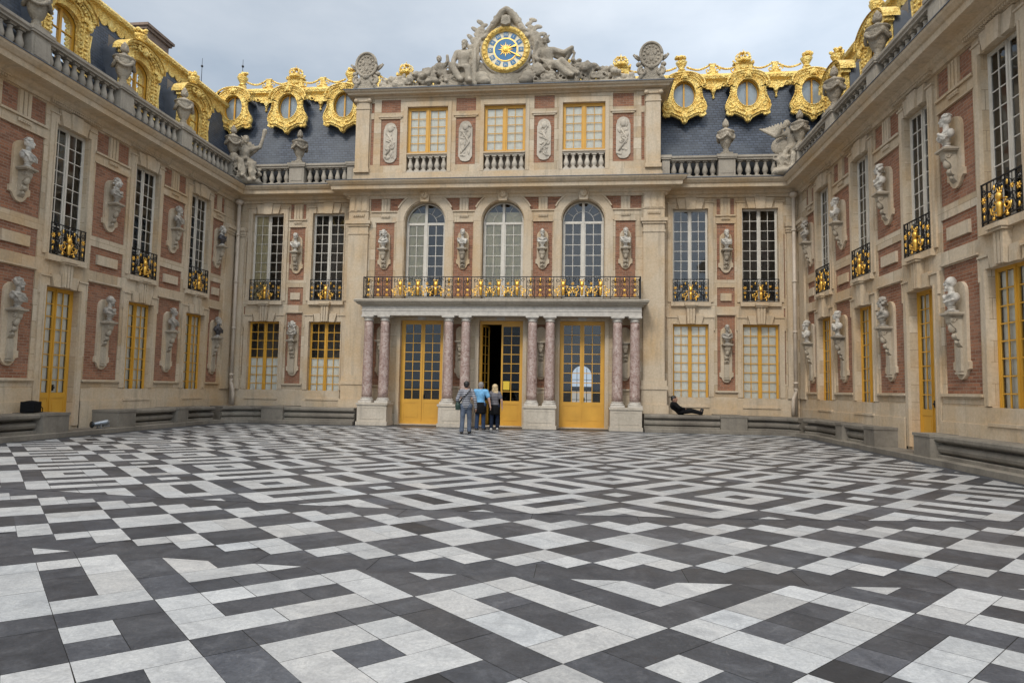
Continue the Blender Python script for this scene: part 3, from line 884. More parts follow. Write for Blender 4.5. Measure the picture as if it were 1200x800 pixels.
# frieze panels overlap the arch openings' boxes: keep them clear
pops2 = []
for o in pops:
    if o[2] == 8.90:
        a, b = o[0], o[1]
        for x in DOORS:
            if a < x+AR < b: a = max(a, x+AR+.001)
            if a < x-AR < b: b = min(b, x-AR-.001)
        o = (a, b)+o[2:]
    pops2.append(o)
wall_panels(wall, -6.57, 6.57, 0, 10.02, PAV, pops2)
for x in DOORS:
    N = 20; pts = [(x+AR*math.cos(PI*k/N), 8.44+AR*math.sin(PI*k/N)) for k in range(N+1)]
    for k in range(N):
        (xa, za), (xb, zb) = pts[k], pts[k+1]
        wall.quad((xa, PAV, za), (xb, PAV, zb), (xb, PAV, 8.44+AR), (xa, PAV, 8.44+AR))
        wall.quad((xa, PAV, za), (xb, PAV, zb), (xb, PAV+.34, zb), (xa, PAV+.34, za))
    o1 = [(x+1.24*math.cos(PI*k/N), 8.44+1.24*math.sin(PI*k/N)) for k in range(N+1)]
    i1 = [(x+.90*math.cos(PI*k/N), 8.44+.90*math.sin(PI*k/N)) for k in range(N+1)]
    trim.ring(o1, i1, PAV-.05, PAV+.02, closed=False)
    o2 = [(x+1.30*math.cos(PI*k/N), 8.44+1.30*math.sin(PI*k/N)) for k in range(3, N-2)]
    i2 = [(x+1.242*math.cos(PI*k/N), 8.44+1.242*math.sin(PI*k/N)) for k in range(3, N-2)]
    trim.ring(o2, i2, PAV-.10, PAV+.02, closed=False)
    for s in (-1, 1):
        tb(trim, *sorted((x+s*.90, x+s*1.2)), 5.06, 8.438, .045, PAV)
        tb(trim, *sorted((x+s*.865, x+s*.897)), 5.06, 8.438, .02, PAV)
    trim.extr([(x-.17, 9.24), (x+.17, 9.24), (x+.26, 9.80), (x-.26, 9.80)], PAV-.20, PAV+.02)
    trim.ell((x, PAV-.22, 9.55), (.17, .10, .20)); trim.ell((x, PAV-.31, 9.53), (.04, .05, .07), 8, 6)
    for s in (-1, 1): trim.ell((x+s*.20, PAV-.20, 9.66), (.11, .08, .09), 8, 6); trim.ell((x+s*.07, PAV-.30, 9.60), (.035, .03, .025), 6, 5)
    room(rooms, x, 2*AR, 5.06, 9.35, PAV+.36, PAV+1.7)
    tb(trim, x-.90-.16, x-.905, .03, 4.42, .04, PAV); tb(trim, x+.905, x+.90+.16, .03, 4.42, .04, PAV); tb(trim, x-.90, x+.90, 4.302, 4.405, .04, PAV)
    trim.box(x-1.05, x+1.05, PAV-.10, PAV+.30, 0.0, .028)
for (a, b), tx in zip(FR, (-4.99, -1.645, 1.65, 5.0)):
    triglyph(trim, tx, 8.905, 9.455, .38, PAV+.035); guttae(trim, tx, 8.66, .38, PAV)
    tb(trim, max(a, tx-.62), min(b, tx+.62), 8.845, 8.895, .055, PAV)
    tb(trim, tx-.44, tx+.44, 8.402, 8.435, .03, PAV)
    tb(trim, tx-.42, tx+.42, 1.53, 1.595, .05, PAV)
tb(trim, -5.6, 5.6, 9.60, 9.66, .06, PAV)
wall.build('wall', [LIME, BRICK], BK, fixn=False)
trim.build('stone_trim', LIMEP, BK)
cp = [(-W, 0), (-6.57, 0), (-6.57, PAV), (6.57, PAV), (6.57, 0), (W, 0)]
cor = MB(); sweep_m(cor, cp, CORN, (1, -1), (-1, -1)); cor.build('cornice', LIMEP, BK)
fl = MB(); sweep_m(fl, cp, FLASH, (1, -1), (-1, -1)); fl.quad((-W-1, -.05, 10.066), (W+1, -.05, 10.066), (W+1, 1.2, 10.066), (-W-1, 1.2, 10.066))
fl.build('gutter_lead', LEAD, BK)
# the hall behind the doors: far wall has an arched opening to the gardens
vy = 11.2; hx = 3.31; hr = .56
hall = MB()
hall.quad((-6.2, PAV+.33, 0.01), (6.2, PAV+.33, 0.01), (6.2, vy, 0.01), (-6.2, vy, 0.01)); hall.quad((-6.2, PAV+.33, 4.8), (6.2, PAV+.33, 4.8), (6.2, vy, 4.8), (-6.2, vy, 4.8))
hall.quad((-6.2, PAV+.33, 0), (-6.2, vy, 0), (-6.2, vy, 4.8), (-6.2, PAV+.33, 4.8)); hall.quad((6.2, PAV+.33, 0), (6.2, vy, 0), (6.2, vy, 4.8), (6.2, PAV+.33, 4.8))
wall_panels(hall, -6.2, 6.2, 0, 4.8, vy, [(hx-hr, hx+hr, .02, 2.35+hr, .3, None)])
for k in range(12):
    a0, a1 = PI*k/12, PI*(k+1)/12
    hall.quad((hx+hr*math.cos(a0), vy, 2.35+hr*math.sin(a0)), (hx+hr*math.cos(a1), vy, 2.35+hr*math.sin(a1)), (hx+hr*math.cos(a1), vy, 2.35+hr), (hx+hr*math.cos(a0), vy, 2.35+hr))
hall.box(hx-hr, hx+hr, vy+.05, vy+.10, 1.45, 1.72)
for q in (-.28, 0, .28): hall.box(hx+q-.02, hx+q+.02, vy+.05, vy+.09, .02, 1.45); hall.box(hx+q-.015, hx+q+.015, vy+.05, vy+.09, 1.72, 2.8)
for q in (.5, .95, 2.1): hall.box(hx-hr, hx+hr, vy+.06, vy+.085, q, q+.03)
# wall pieces closing the gap beside each door
for a, b in ((-6.2, -4.19), (-2.39, -.9), (.9, 2.40), (4.20, 6.2)):
    hall.quad((a, PAV+.32, 0), (b, PAV+.32, 0), (b, PAV+.32, 4.8), (a, PAV+.32, 4.8))
for x in DOORS: hall.quad((x-.9, PAV+.32, 4.3), (x+.9, PAV+.32, 4.3), (x+.9, PAV+.32, 4.8), (x-.9, PAV+.32, 4.8))
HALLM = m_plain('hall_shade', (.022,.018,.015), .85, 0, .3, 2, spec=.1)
hall.build('hall_interior', HALLM, BK, fixn=False)
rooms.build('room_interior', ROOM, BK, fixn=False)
# windows of the side bays
HALF = (2, 0, .5, CURT)
for s in (-1, 1):
    for k, c in enumerate((7.635, 10.37)):
        x = s*c
        if s < 0 and k == 1: cu = [(0, 0, 1, CURTG)]
        else: cu = None
        put_window(BK, x, 5.14, 'upper', 1.41, 3.83, curt=cu, seed=k)
        put_window(BK, x, .98, 'lower', 1.41, 3.27, curt=[HALF if s < 0 else LIT], seed=k+20+s)
        put_grille(BK, x, 1.43)
    pl = MB(); bust_plate(pl, s*9.03, 6.33, 7.98, .58); pl.build('niche_plate', LIMEP, BK)
    pl = MB(); bust_plate(pl, s*9.03, 1.92, 4.14, .54); pl.build('niche_plate', LIMEP, BK)
    link('wall_bracket', BRK_U, BK, (s*9.03, -.035, 7.25)); link('wall_bracket', BRK_L, BK, (s*9.03, -.035, 3.44))
for x in (-4.99, -1.645, 1.65, 5.0):
    pl = MB(); bust_plate(pl, x, 6.42, 8.02, .56, PAV+.035); pl.build('niche_plate', LIMEP, BK)
    pl = MB(); bust_plate(pl, x, 1.92, 4.05, .5, PAV+.035); pl.build('niche_plate', LIMEP, BK)
    link('wall_bracket', BRK_U, BK, (x, PAV-.035, 7.25)); link('wall_bracket', BRK_L, BK, (x, PAV-.035, 3.44))
# arched windows
def arch_window(x, cu):
    m = MB(); g = MB(); y0, y1 = PAV+.28, PAV+.35; zs = 8.40; h = AR-.02
    for s in (-1, 1):
        m.box(*sorted((x+s*h, x+s*(h-.06))), y0, y1, 5.06, 8.44)
        a, b = sorted((x+s*.055, x+s*(h-.06)))
        m.box(a, b, y0+.01, y1-.01, 5.06, 5.30); m.box(a, b, y0-.005, y1, zs-.05, zs+.05)
        m.box(*sorted((x+s*.055, x+s*.10)), y0+.01, y1-.01, 5.30, zs-.05); m.box(*sorted((x+s*(h-.06), x+s*(h-.105))), y0+.01, y1-.01, 5.30, zs-.05)
        c = (a+b)/2; m.box(c-.013, c+.013, y0+.02, y1-.02, 5.3, zs-.05)
        for k in range(1, 7):
            z = 5.3+(zs-.05-5.3)*k/7; m.box(a, b, y0+.024, y1-.024, z-.013, z+.013)
        ir = h*.52
        for k in (1, 2):
            q = PI/2*k/3; m.tube([(x+s*ir*math.cos(q), (y0+y1)/2, 8.44+ir*math.sin(q)), (x+s*(h-.05)*math.cos(q), (y0+y1)/2, 8.44+(h-.05)*math.sin(q))], .014, 4)
        m.tube([(x+s*ir*math.cos(PI/2*k/8*.93), (y0+y1)/2, 8.44+ir*math.sin(PI/2*k/8*.93)) for k in range(9)], .014, 4)
    m.box(x-.055, x+.055, y0-.02, y1, 5.06, 8.44+h-.04)
    n = 18
    m.ring([(x+h*math.cos(PI*k/n), 8.44+h*math.sin(PI*k/n)) for k in range(n+1)], [(x+(h-.055)*math.cos(PI*k/n), 8.44+(h-.055)*math.sin(PI*k/n)) for k in range(n+1)], y0, y1, closed=False)
    o = m.build('arched_window', WHITEP, BK)
    gy = (y0+y1)/2
    g.add([(x-h+.03, gy, 5.1), (x+h-.03, gy, 5.1)]+[(x+(h-.03)*math.cos(PI*k/n), gy, 8.44+(h-.03)*math.sin(PI*k/n)) for k in range(n+1)], [tuple(range(n+3))])
    g.build('pane', GLASSU, o, fixn=False)
    for a, b in cu:
        curtain(x+a, x+b, 5.1, 8.9, PAV+.40, int(x*10)+int(a*10)).build('curtain', CURTG, o, fixn=False)
arch_window(DOORS[0], [(-.78, -.08)]); arch_window(DOORS[1], [(-.78, -.08), (.08, .78)]); arch_window(DOORS[2], [])
# portico doors
put_window(BK, DOORS[0], .03, 'door', 1.80, 4.27, 'door', y=PAV)
put_window(BK, DOORS[2], .03, 'door', 1.80, 4.27, 'door', y=PAV)
def door_leaf(w, h):
    mb = MB(); g = MB()
    mb.box(0, .07, -.03, .03, 0, h); mb.box(w-.07, w, -.03, .03, 0, h); mb.box(.07, w-.07, -.03, .03, h-.08, h)
    mb.box(.07, w-.07, -.03, .03, .86, 1.0); mb.box(.07, w-.07, -.03, .03, 0, .14); mb.box(.07, w-.07, -.012, .012, .14, .86); mb.box(.13, w-.13, -.024, .024, .20, .80)
    z0, z1 = 1.0, h-.08
    mb.box(w/2-.014, w/2+.014, -.02, .02, z0, z1)
    for k in range(1, 8): mb.box(.07, w-.07, -.017, .017, z0+(z1-z0)*k/8-.014, z0+(z1-z0)*k/8+.014)
    g.quad((.07, 0, z0), (w-.07, 0, z0), (w-.07, 0, z1), (.07, 0, z1))
    return mb, g
fr = MB(); fr.box(-.90, -.83, PAV+.24, PAV+.31, .03, 4.30); fr.box(.83, .90, PAV+.24, PAV+.31, .03, 4.30); fr.box(-.83, .83, PAV+.24, PAV+.31, 4.16, 4.30)
fr.build('door_frame', OCHRE, BK)
ml, gl = door_leaf(.83, 4.12)
lm = ml.mesh('door', [OCHRE]); gm = gl.mesh('pane', [GLASS], False)
dr = link('door', lm, BK, (0.0, PAV+.275, .035)); dr['label'] = 'closed right leaf of the middle doorway'; link('pane', gm, dr)
hd = MB(); hd.ell((.045, -.06, 1.0), .035, 8, 6); hd.box(.025, .065, -.05, -.028, .92, 1.08); hd.build('handle', IRON, dr)
nt = MB(); nt.box(.10, .36, -.034, -.026, 1.45, 1.80)
nt.build('notice', m_plain('yellow_paper', (.72,.50,.05), .8, 0, .06, 6), dr)
do = link('door', lm, BK, (-.83, PAV+.275, .035), R(76)); do['label'] = 'left leaf of the middle doorway swung open inward'; link('pane', gm, do)

# portico
CAPM = m_plain('white_capital_marble', (.53,.49,.43), .6, 0, .25, 6, .1, 20)
CY0 = 25.71-D
def col_meshes():
    pr = []
    for k in range(15):
        f = k/14; pr.append((.205-.030*f**1.7, 1.09+(4.20-1.09)*f))
    sh = MB().lathe(pr, n=24); 
    ba = MB(); ba.box(-.27, .27, -.27, .27, .885, .965); ba.lathe([(.265,.966),(.275,.99),(.265,1.02),(.225,1.03),(.225,1.05),(.24,1.06),(.238,1.085),(.21,1.095)], n=24)
    ca = MB(); ca.lathe([(.182,4.19),(.205,4.20),(.205,4.22),(.185,4.225),(.185,4.28),(.21,4.29),(.245,4.335)], n=24); ca.box(-.255, .255, -.255, .255, 4.337, 4.40)
    return sh.mesh('column', [PINK]), ba.mesh('column_base', [CAPM]), ca.mesh('column_capital', [CAPM])
csh, cba, cca = col_meshes()
for x in (-5.345, -4.67, -2.035, -1.338, 1.338, 2.035, 4.67, 5.345):
    c = link('column', csh, BK, (x, CY0, 0), random.uniform(0, 6)); 
    b = link('column_base', cba, c); b.rotation_euler = (0, 0, -c.rotation_euler[2]); b = link('column_capital', cca, c); b.rotation_euler = (0, 0, -c.rotation_euler[2])
for a, b in ((-5.62, -4.34), (-2.34, -1.03), (1.03, 2.34), (4.34, 5.62)):
    p = MB(); y0 = POR+.0; y1 = CY0+.36
    p.box(a, b, y0, y1, 0, .14); p.box(a+.04, b-.04, y0+.04, y1, .141, .78); p.box(a+.02, b-.02, y0+.02, y1, .781, .80); p.box(a, b, y0, y1, .802, .884)
    for (u0, u1, v0, v1) in ((a+.16, b-.16, .25, .27), (a+.16, b-.16, .68, .70), (a+.16, a+.18, .272, .678), (b-.18, b-.16, .272, .678)): p.box(u0, u1, y0+.03, y0+.045, v0, v1)
    p.build('column_pedestal', PALE, BK)
en = MB(); eb = [(-5.58, PAV), (-5.58, CY0-.23), (5.58, CY0-.23), (5.58, PAV)]
en.box(-5.58, 5.58, CY0-.23, CY0+.23, 4.402, 4.77)
en.box(-5.58, -5.12, CY0+.232, PAV, 4.402, 4.77); en.box(5.12, 5.58, CY0+.232, PAV, 4.402, 4.77)
en.box(-5.119, 5.119, CY0+.232, PAV, 4.56, 4.77)
en.box(-5.60, 5.60, CY0-.25, PAV-.002, 4.58, 4.60)
for x in (-3.29, 0, 3.3): en.box(x-.16, x+.16, PAV-.10, PAV, 4.30, 4.555)
en.build('entablature', CAPM, BK)
sl = MB(); sp = [(-5.58, PAV), (-5.58, CY0-.23), (5.58, CY0-.23), (5.58, PAV)]
sl.sweep(sp, [(-.3, 4.772), (.04, 4.772), (.07, 4.83), (.17, 4.85), (.19, 4.90), (.26, 4.93), (.28, 5.0), (.24, 5.045), (-.3, 5.045)])
sl.box(-5.29, 5.29, CY0+.062, PAV, 4.773, 5.04)
sl.build('balcony_slab', GREY, BK)
# long balcony railing
def railing():
    m = MB(); y = CY0-.28; z0 = 5.05; h = .91
    for z in (z0+.02, z0+.09, z0+h-.03): m.box(-5.55, 5.55, y-.02, y+.02, z, z+.03)
    xs = []
    for c in (-3.27, 0, 3.27): xs += [c-1.10, c+1.10]
    posts = sorted(set([-5.535, -5.10, -4.74]+xs+[5.535, 5.10, 4.74]+[-1.86, -1.42, 1.42, 1.86]))
    for x in posts: m.box(x-.014, x+.014, y-.014, y+.014, z0, z0+h-.03)
    for i in range(len(posts)-1):
        a, b = posts[i], posts[i+1]
        if b-a < .6:
            c = (a+b)/2
            for s in (-1, 1):
                m.tube(spiral(c+s*.08, z0+.72, .075, .02, 0, s*7, y, 12), .012, 5); m.tube(spiral(c+s*.08, z0+.50, .07, .02, PI, PI+s*7, y, 12), .012, 5)
                m.tube([(c+s*.13, y, z0+.12), (c+s*.06, y, z0+.30), (c+s*.13, y, z0+.42)], .012, 5); m.tube([(c, y, z0+.62), (c+s*.05, y, z0+.78), (c, y, z0+.87)], .011, 5)
            m.box(c-.006, c+.006, y-.006, y+.006, z0+.1, z0+.88)
        else:
            n = int((b-a)/.12)
            for k in range(1, n): m.box(a+(b-a)*k/n-.006, a+(b-a)*k/n+.006, y-.006, y+.006, z0+.11, z0+.88)
            for k in range(-2, 3):
                for s in (-1, 1): m.tube(spiral((a+b)/2+k*.42+s*.11, z0+.76, .08, .02, 0, s*7, y, 12), .012, 5)
    for s in (-1, 1):
        x = s*5.535
        for z in (z0+.02, z0+.09, z0+h-.03): m.box(x-.02, x+.02, y+.022, PAV-.1, z, z+.03)
        for k in range(1, 7): yy = y+(PAV-.1-y)*k/7; m.box(x-.008, x+.008, yy-.008, yy+.008, z0+.11, z0+.88)
    o = m.build('balcony_railing', IRON, BK)
    gm = MB(); gilt_mask(gm, 0, 0, 0, 1.06); gmm = gm.mesh('gilt_ornament', [GILT])
    for c in (-3.27, 0, 3.27):
        for k in (-1, 0, 1): link('gilt_ornament', gmm, o, (c+k*.725, y-.03, z0+.09))
        for k in (-.5, .5):
            q = MB(); floret(q, c+k*.725, z0+.62, y-.03, .075); q.ell((c+k*.725, y-.03, z0+.42), (.05, .03, .08), 8, 6); q.build('gilt_floret', GILT, o)
    for i in range(len(posts)-1):
        a, b = posts[i], posts[i+1]
        if b-a < .6:
            q = MB(); c = (a+b)/2; floret(q, c, z0+.60, y-.02, .06); floret(q, c, z0+.17, y-.02, .07); q.ell((c, y-.02, z0+.78), (.03, .02, .08), 8, 6); q.ell((c, y-.02, z0+.36), (.06, .02, .05), 8, 6)
            q.build('gilt_floret', GILT, o)
railing()
# ---------------- attic storey
at = MB(); atr = MB(); aops = []
AW = (-3.29, 0.0, 3.29)
for x in AW: aops += [(x-.87, x+.87, 11.37, 13.38, .24, None), (x-.87, x+.87, 10.56, 11.30, .30, 2)]
for x in (-4.89, -1.65, 1.65, 4.89):
    aops += [(x-.42, x+.42, 10.86, 12.88, .03, 1), (x-.42, x+.42, 13.16, 13.72, .03, 1)]
for s in (-1, 1): a, b = sorted((s*5.62, s*5.75)); aops += [(a, b, 10.9, 12.9, .03, 1), (a, b, 13.16, 13.6, .03, 1)]
wall_panels(at, -6.40, 6.40, 10.03, 14.0, PAV, aops)
for s in (-1, 1): at.quad((s*6.40, PAV, 10.03), (s*6.40, 4, 10.03), (s*6.40, 4, 14.0), (s*6.40, PAV, 14.0))
at.quad((-6.4, PAV, 13.99), (6.4, PAV, 13.99), (6.4, 4, 13.99), (-6.4, 4, 13.99))
at.build('attic_wall', [LIME, BRICK, ROOM], BK, fixn=False)
tb(atr, -6.46, 6.46, 10.09, 10.42, .06, PAV); tb(atr, -6.43, 6.43, 10.422, 10.555, .035, PAV)
for x in AW:
    for s in (-1, 1):
        tb(atr, *sorted((x+s*.875, x+s*1.03)), 10.56, 13.60, .045, PAV)
    tb(atr, x-.87, x+.87, 13.385, 13.60, .045, PAV); atr.box(x-.87, x+.87, PAV-.07, PAV+.2, 11.302, 11.365)
for x in (-4.89, -1.65, 1.65, 4.89): tb(atr, x-.52, x+.52, 12.95, 13.03, .055, PAV); tb(atr, x-.46, x+.46, 12.885, 12.947, .03, PAV)
for s in (-1, 1):
    def ap(z0, z1, p, e=0.0): tb(atr, *sorted((s*5.80-s*e, s*6.38+s*e)), z0, z1, p, PAV)
    ap(10.72, 13.30, .10); ap(13.302, 13.36, .13, .03); ap(13.362, 13.62, .105); ap(13.622, 13.78, .16, .06); ap(10.56, 10.718, .14, .04)
    for q in (-1, 1): atr.ell((s*6.09+q*.29, PAV-.15, 13.66), (.10, .09, .085), 10, 8)
    for zz in (11.2, 11.75, 12.3, 12.85): atr.box(*sorted((s*5.80, s*6.38)), PAV-.1005, PAV-.09, zz, zz+.006)
atr.build('attic_trim', LIMEP, BK)
ac = MB(); apath = [(-6.40, 1.6), (-6.40, PAV), (6.40, PAV), (6.40, 1.6)]
ac.sweep(apath, [(-.05,13.785),(.06,13.785),(.10,13.84),(.30,13.87),(.32,13.93),(.40,13.96),(.44,14.02),(-.05,14.02)]); ac.build('attic_cornice', LIMEP, BK)
af = MB(); af.sweep(apath, [(-.3,14.022),(.47,14.022),(.47,14.05),(-.3,14.10)]); af.quad((-6.2, PAV+.2, 14.07), (6.2, PAV+.2, 14.07), (6.2, 4, 14.07), (-6.2, 4, 14.07)); af.build('attic_lead', LEAD, BK)
for k, x in enumerate(AW):
    put_window(BK, x, 11.37, 'attic', 1.74, 2.01, y=PAV, curt=[LIT], seed=40+k)
    o = MB(); o.box(x-.86, x+.86, PAV-.02, PAV+.20, 11.235, 11.30); o.box(x-.86, x+.86, PAV-.02, PAV+.2, 10.56, 10.61)
    b = o.build('window_balustrade', PALE, BK)
    for j in range(6): link('baluster', BALS, b, (x-.86+1.72*(j+.5)/6, PAV+.09, 10.612))
rr = random.Random(3)
for x in (-4.89, -1.65, 1.65, 4.89):
    rl = MB(); n = 10
    pts = [(x+.26*math.cos(PI*k/n), 12.46+.26*math.sin(PI*k/n)) for k in range(n+1)]+[(x-.29, 12.40), (x-.29, 11.20), (x-.25, 11.14)]+[(x+.22*math.cos(PI+PI*k/n), 11.10+.12*math.sin(PI+PI*k/n)) for k in range(n+1)]+[(x+.25, 11.14), (x+.29, 11.20), (x+.29, 12.40)]
    rl.extr(pts, PAV-.02, PAV+.02)
    for k in range(26):
        rl.ell((x+rr.uniform(-.19, .19), PAV-.02, rr.uniform(11.15, 12.55)), (rr.uniform(.03, .09), rr.uniform(.02, .05), rr.uniform(.05, .16)), 7, 5, rot=(0, rr.uniform(-1.4, 1.4), 0))
    rl.ell((x, PAV-.03, 12.45), (.13, .06, .15)); rl.tube([(x-.18, PAV-.03, 11.3), (x+.16, PAV-.04, 11.8), (x-.1, PAV-.03, 12.2)], .04, 6)
    rl.build('carved_relief', PALE, BK)
# ---------------------------------------------------------------- roofs and gilding (same local frames)
RY0, RY1, RZ0 = .62, 1.75, 10.07
def slope_y(z): return RY0+(RY1-RY0)*(z-RZ0)/(15.1-RZ0)
GAPSHADE = m_plain('baluster_gap_shade', (.022,.024,.027), .7, 0, .3, 3, spec=.2)  # near-black colour stands in for the shade between the balusters
def mansard(parent, x0, x1, RZ1, back=9.0):
    m = MB(); RY1 = slope_y(RZ1)
    m.quad((x0, RY0, RZ0), (x1, RY0, RZ0), (x1, RY1, RZ1), (x0, RY1, RZ1))
    m.build('roof', SLATE, parent, fixn=False)
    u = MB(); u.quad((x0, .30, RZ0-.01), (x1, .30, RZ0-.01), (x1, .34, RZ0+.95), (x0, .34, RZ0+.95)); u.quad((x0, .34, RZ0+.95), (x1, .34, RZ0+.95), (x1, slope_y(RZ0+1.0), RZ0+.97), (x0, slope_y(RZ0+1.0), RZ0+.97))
    u.build('shade_upstand', GAPSHADE, parent, fixn=False)  # dark upstand added behind the balustrade so its gaps look shaded
    t = MB(); t.quad((x0, RY1+.02, RZ1+.30), (x1, RY1+.02, RZ1+.30), (x1, RY1+back, RZ1+1.0), (x0, RY1+back, RZ1+1.0))
    t.build('upper_roof', LEAD, parent, fixn=False)
def gold_cornice(parent, x0, x1, z=15.10, drops=None, fringe=1.0):
    g = MB(); y = slope_y(z)
    g.sweep([(x0, y), (x1, y)], [(-.1, z-.12), (.10, z-.10), (.14, z), (.26, z+.06), (.30, z+.16), (.24, z+.26), (.12, z+.34), (-.1, z+.36)])
    # fringe of scallops under the moulding
    n = int((x1-x0)/(.22*fringe)); st = (x1-x0)/n
    for k in range(n):
        a = x0+st*k
        pts = [(a, z-.10), (a+st, z-.10)]+[(a+st/2+st/2*math.cos(-PI*q/6), z-.12-.04*fringe+.13*fringe*math.sin(-PI*q/6)) for q in range(0, 7)]
        g.extr(pts, y-.12, y-.06)
    for x in drops or []:
        pts = [(x-.62, z-.14), (x+.62, z-.14), (x+.55, z-.30), (x+.40, z-.24), (x+.30, z-.40), (x+.12, z-.42), (x, z-.78), (x-.12, z-.42), (x-.30, z-.40), (x-.40, z-.24), (x-.55, z-.30)]
        g.extr(pts, y-.24, y-.15)
        g.ell((x, y-.26, z-.45), (.10, .06, .16)); g.ell((x, y-.22, z-.80), .06, 8, 6)
        for s in (-1, 1): g.tube(spiral(x+s*.42, z-.26, .12, .03, 0, s*6.5, y-.26, 14), .03, 6)
    g.build('gold_cornice', GOLD, parent)
def flower_pot(g, x, y, z, k=1.0):
    g.lathe([(.15*k,0),(.18*k,.05*k),(.10*k,.10*k),(.14*k,.16*k),(.24*k,.34*k),(.27*k,.42*k),(.22*k,.44*k)], (x, y, z), 12)
    r = random.Random(int(x*100)+5)
    for q in range(16):
        a = r.uniform(0, 2*PI); e = r.uniform(.0, .24)*k
        g.ell((x+e*math.cos(a), y+e*math.sin(a), z+.46*k+r.uniform(0, .20)*k), (.10*k, .10*k, .075*k), 7, 5, rot=(r.uniform(-1, 1), r.uniform(-1, 1), 0))
def crown_piece(g, x, y, z):
    g.box(x-.42, x+.42, y-.14, y+.14, z, z+.10); g.box(x-.36, x+.36, y-.11, y+.11, z+.10, z+.40); g.box(x-.44, x+.44, y-.15, y+.15, z+.40, z+.46)
    g.ell((x, y-.12, z+.25), (.20, .06, .12)); 
    for s in (-1, 1):
        g.tube(spiral(x+s*.42, z+.14, .12, .03, PI/2, PI/2-s*6, y, 14), .035, 6); g.ell((x+s*.42, y, z+.55), .05, 8, 6)
    g.lathe([(.30,.46),(.34,.50),(.31,.55),(.30,.62),(.22,.66)], (x, y, z), 14)
    for k in range(8):
        a = 2*PI*k/8
        g.ell((x+.30*math.cos(a), y+.30*math.sin(a), z+.66), (.055, .055, .07), 7, 5)
        g.tube([(x+.30*math.cos(a)*c, y+.30*math.sin(a)*c, z+.66+d) for c, d in ((1, 0), (1.05, .10), (.8, .20), (.3, .24), (0, .22))], .03, 5)
    g.ell((x, y, z+.93), .06, 8, 6); g.box(x-.012, x+.012, y-.012, y+.012, z+.95, z+1.08)
def crest(parent, x0, x1, crowns, pots, z=15.44):
    y = RY1-.05
    allx = sorted([(x, 'c') for x in crowns]+[(x, 'p') for x in pots])
    for x, t in allx:
        g = MB()
        if t == 'c': crown_piece(g, x, y, z); nm = 'gilt_crown'
        else:
            g.box(x-.16, x+.16, y-.10, y+.10, z, z+.18); flower_pot(g, x, y, z+.18, .95); nm = 'gilt_flower_vase'
        g.build(nm, GOLD, parent)
    # swags of flowers between them, held by small scrolled posts
    g = MB(); pts = []
    xs = [x0]+[x for x, _ in allx]+[x1]
    for a, b in zip(xs[:-1], xs[1:]):
        if b-a < .8: continue
        m = (a+b)/2
        g.extr([(m-.28, z), (m+.28, z), (m+.12, z+.14), (m+.10, z+.40), (m+.16, z+.46), (m-.16, z+.46), (m-.10, z+.40), (m-.12, z+.14)], y-.07, y+.07)
        for s in (-1, 1): g.tube(spiral(m+s*.20, z+.13, .12, .03, 0, s*6, y-.08, 12), .03, 6)
        for p, q, zp, zq in ((a, m, .34, .44), (m, b, .44, .34)):
            L = q-p; off = .26 if p == a else .08; off2 = .08 if p == a else .26
            c = [(p+off+(L-off-off2)*k/8, y, z+zp+(zq-zp)*k/8-.17*math.sin(PI*k/8)) for k in range(9)]
            g.tube(c, .042, 7)
            for k in range(9): g.ell((c[k][0], y-.02, c[k][2]), (.055, .05, .05), 6, 5)
    g.build('gilt_garland', GOLD, parent)
OUT = [(0,.99),(.24,.96),(.45,.87),(.64,.70),(.80,.50),(.86,.40),(.84,.34),(.72,.35),(.69,.22),(.68,.08),(.71,-.08),(.80,-.25),(.90,-.40),(.95,-.54),(.93,-.68),(.88,-.78),(.92,-.90),(.78,-1.0),(.62,-.90),(.46,-.94),(.31,-1.02),(.17,-1.10),(.09,-1.24),(0,-1.30)]
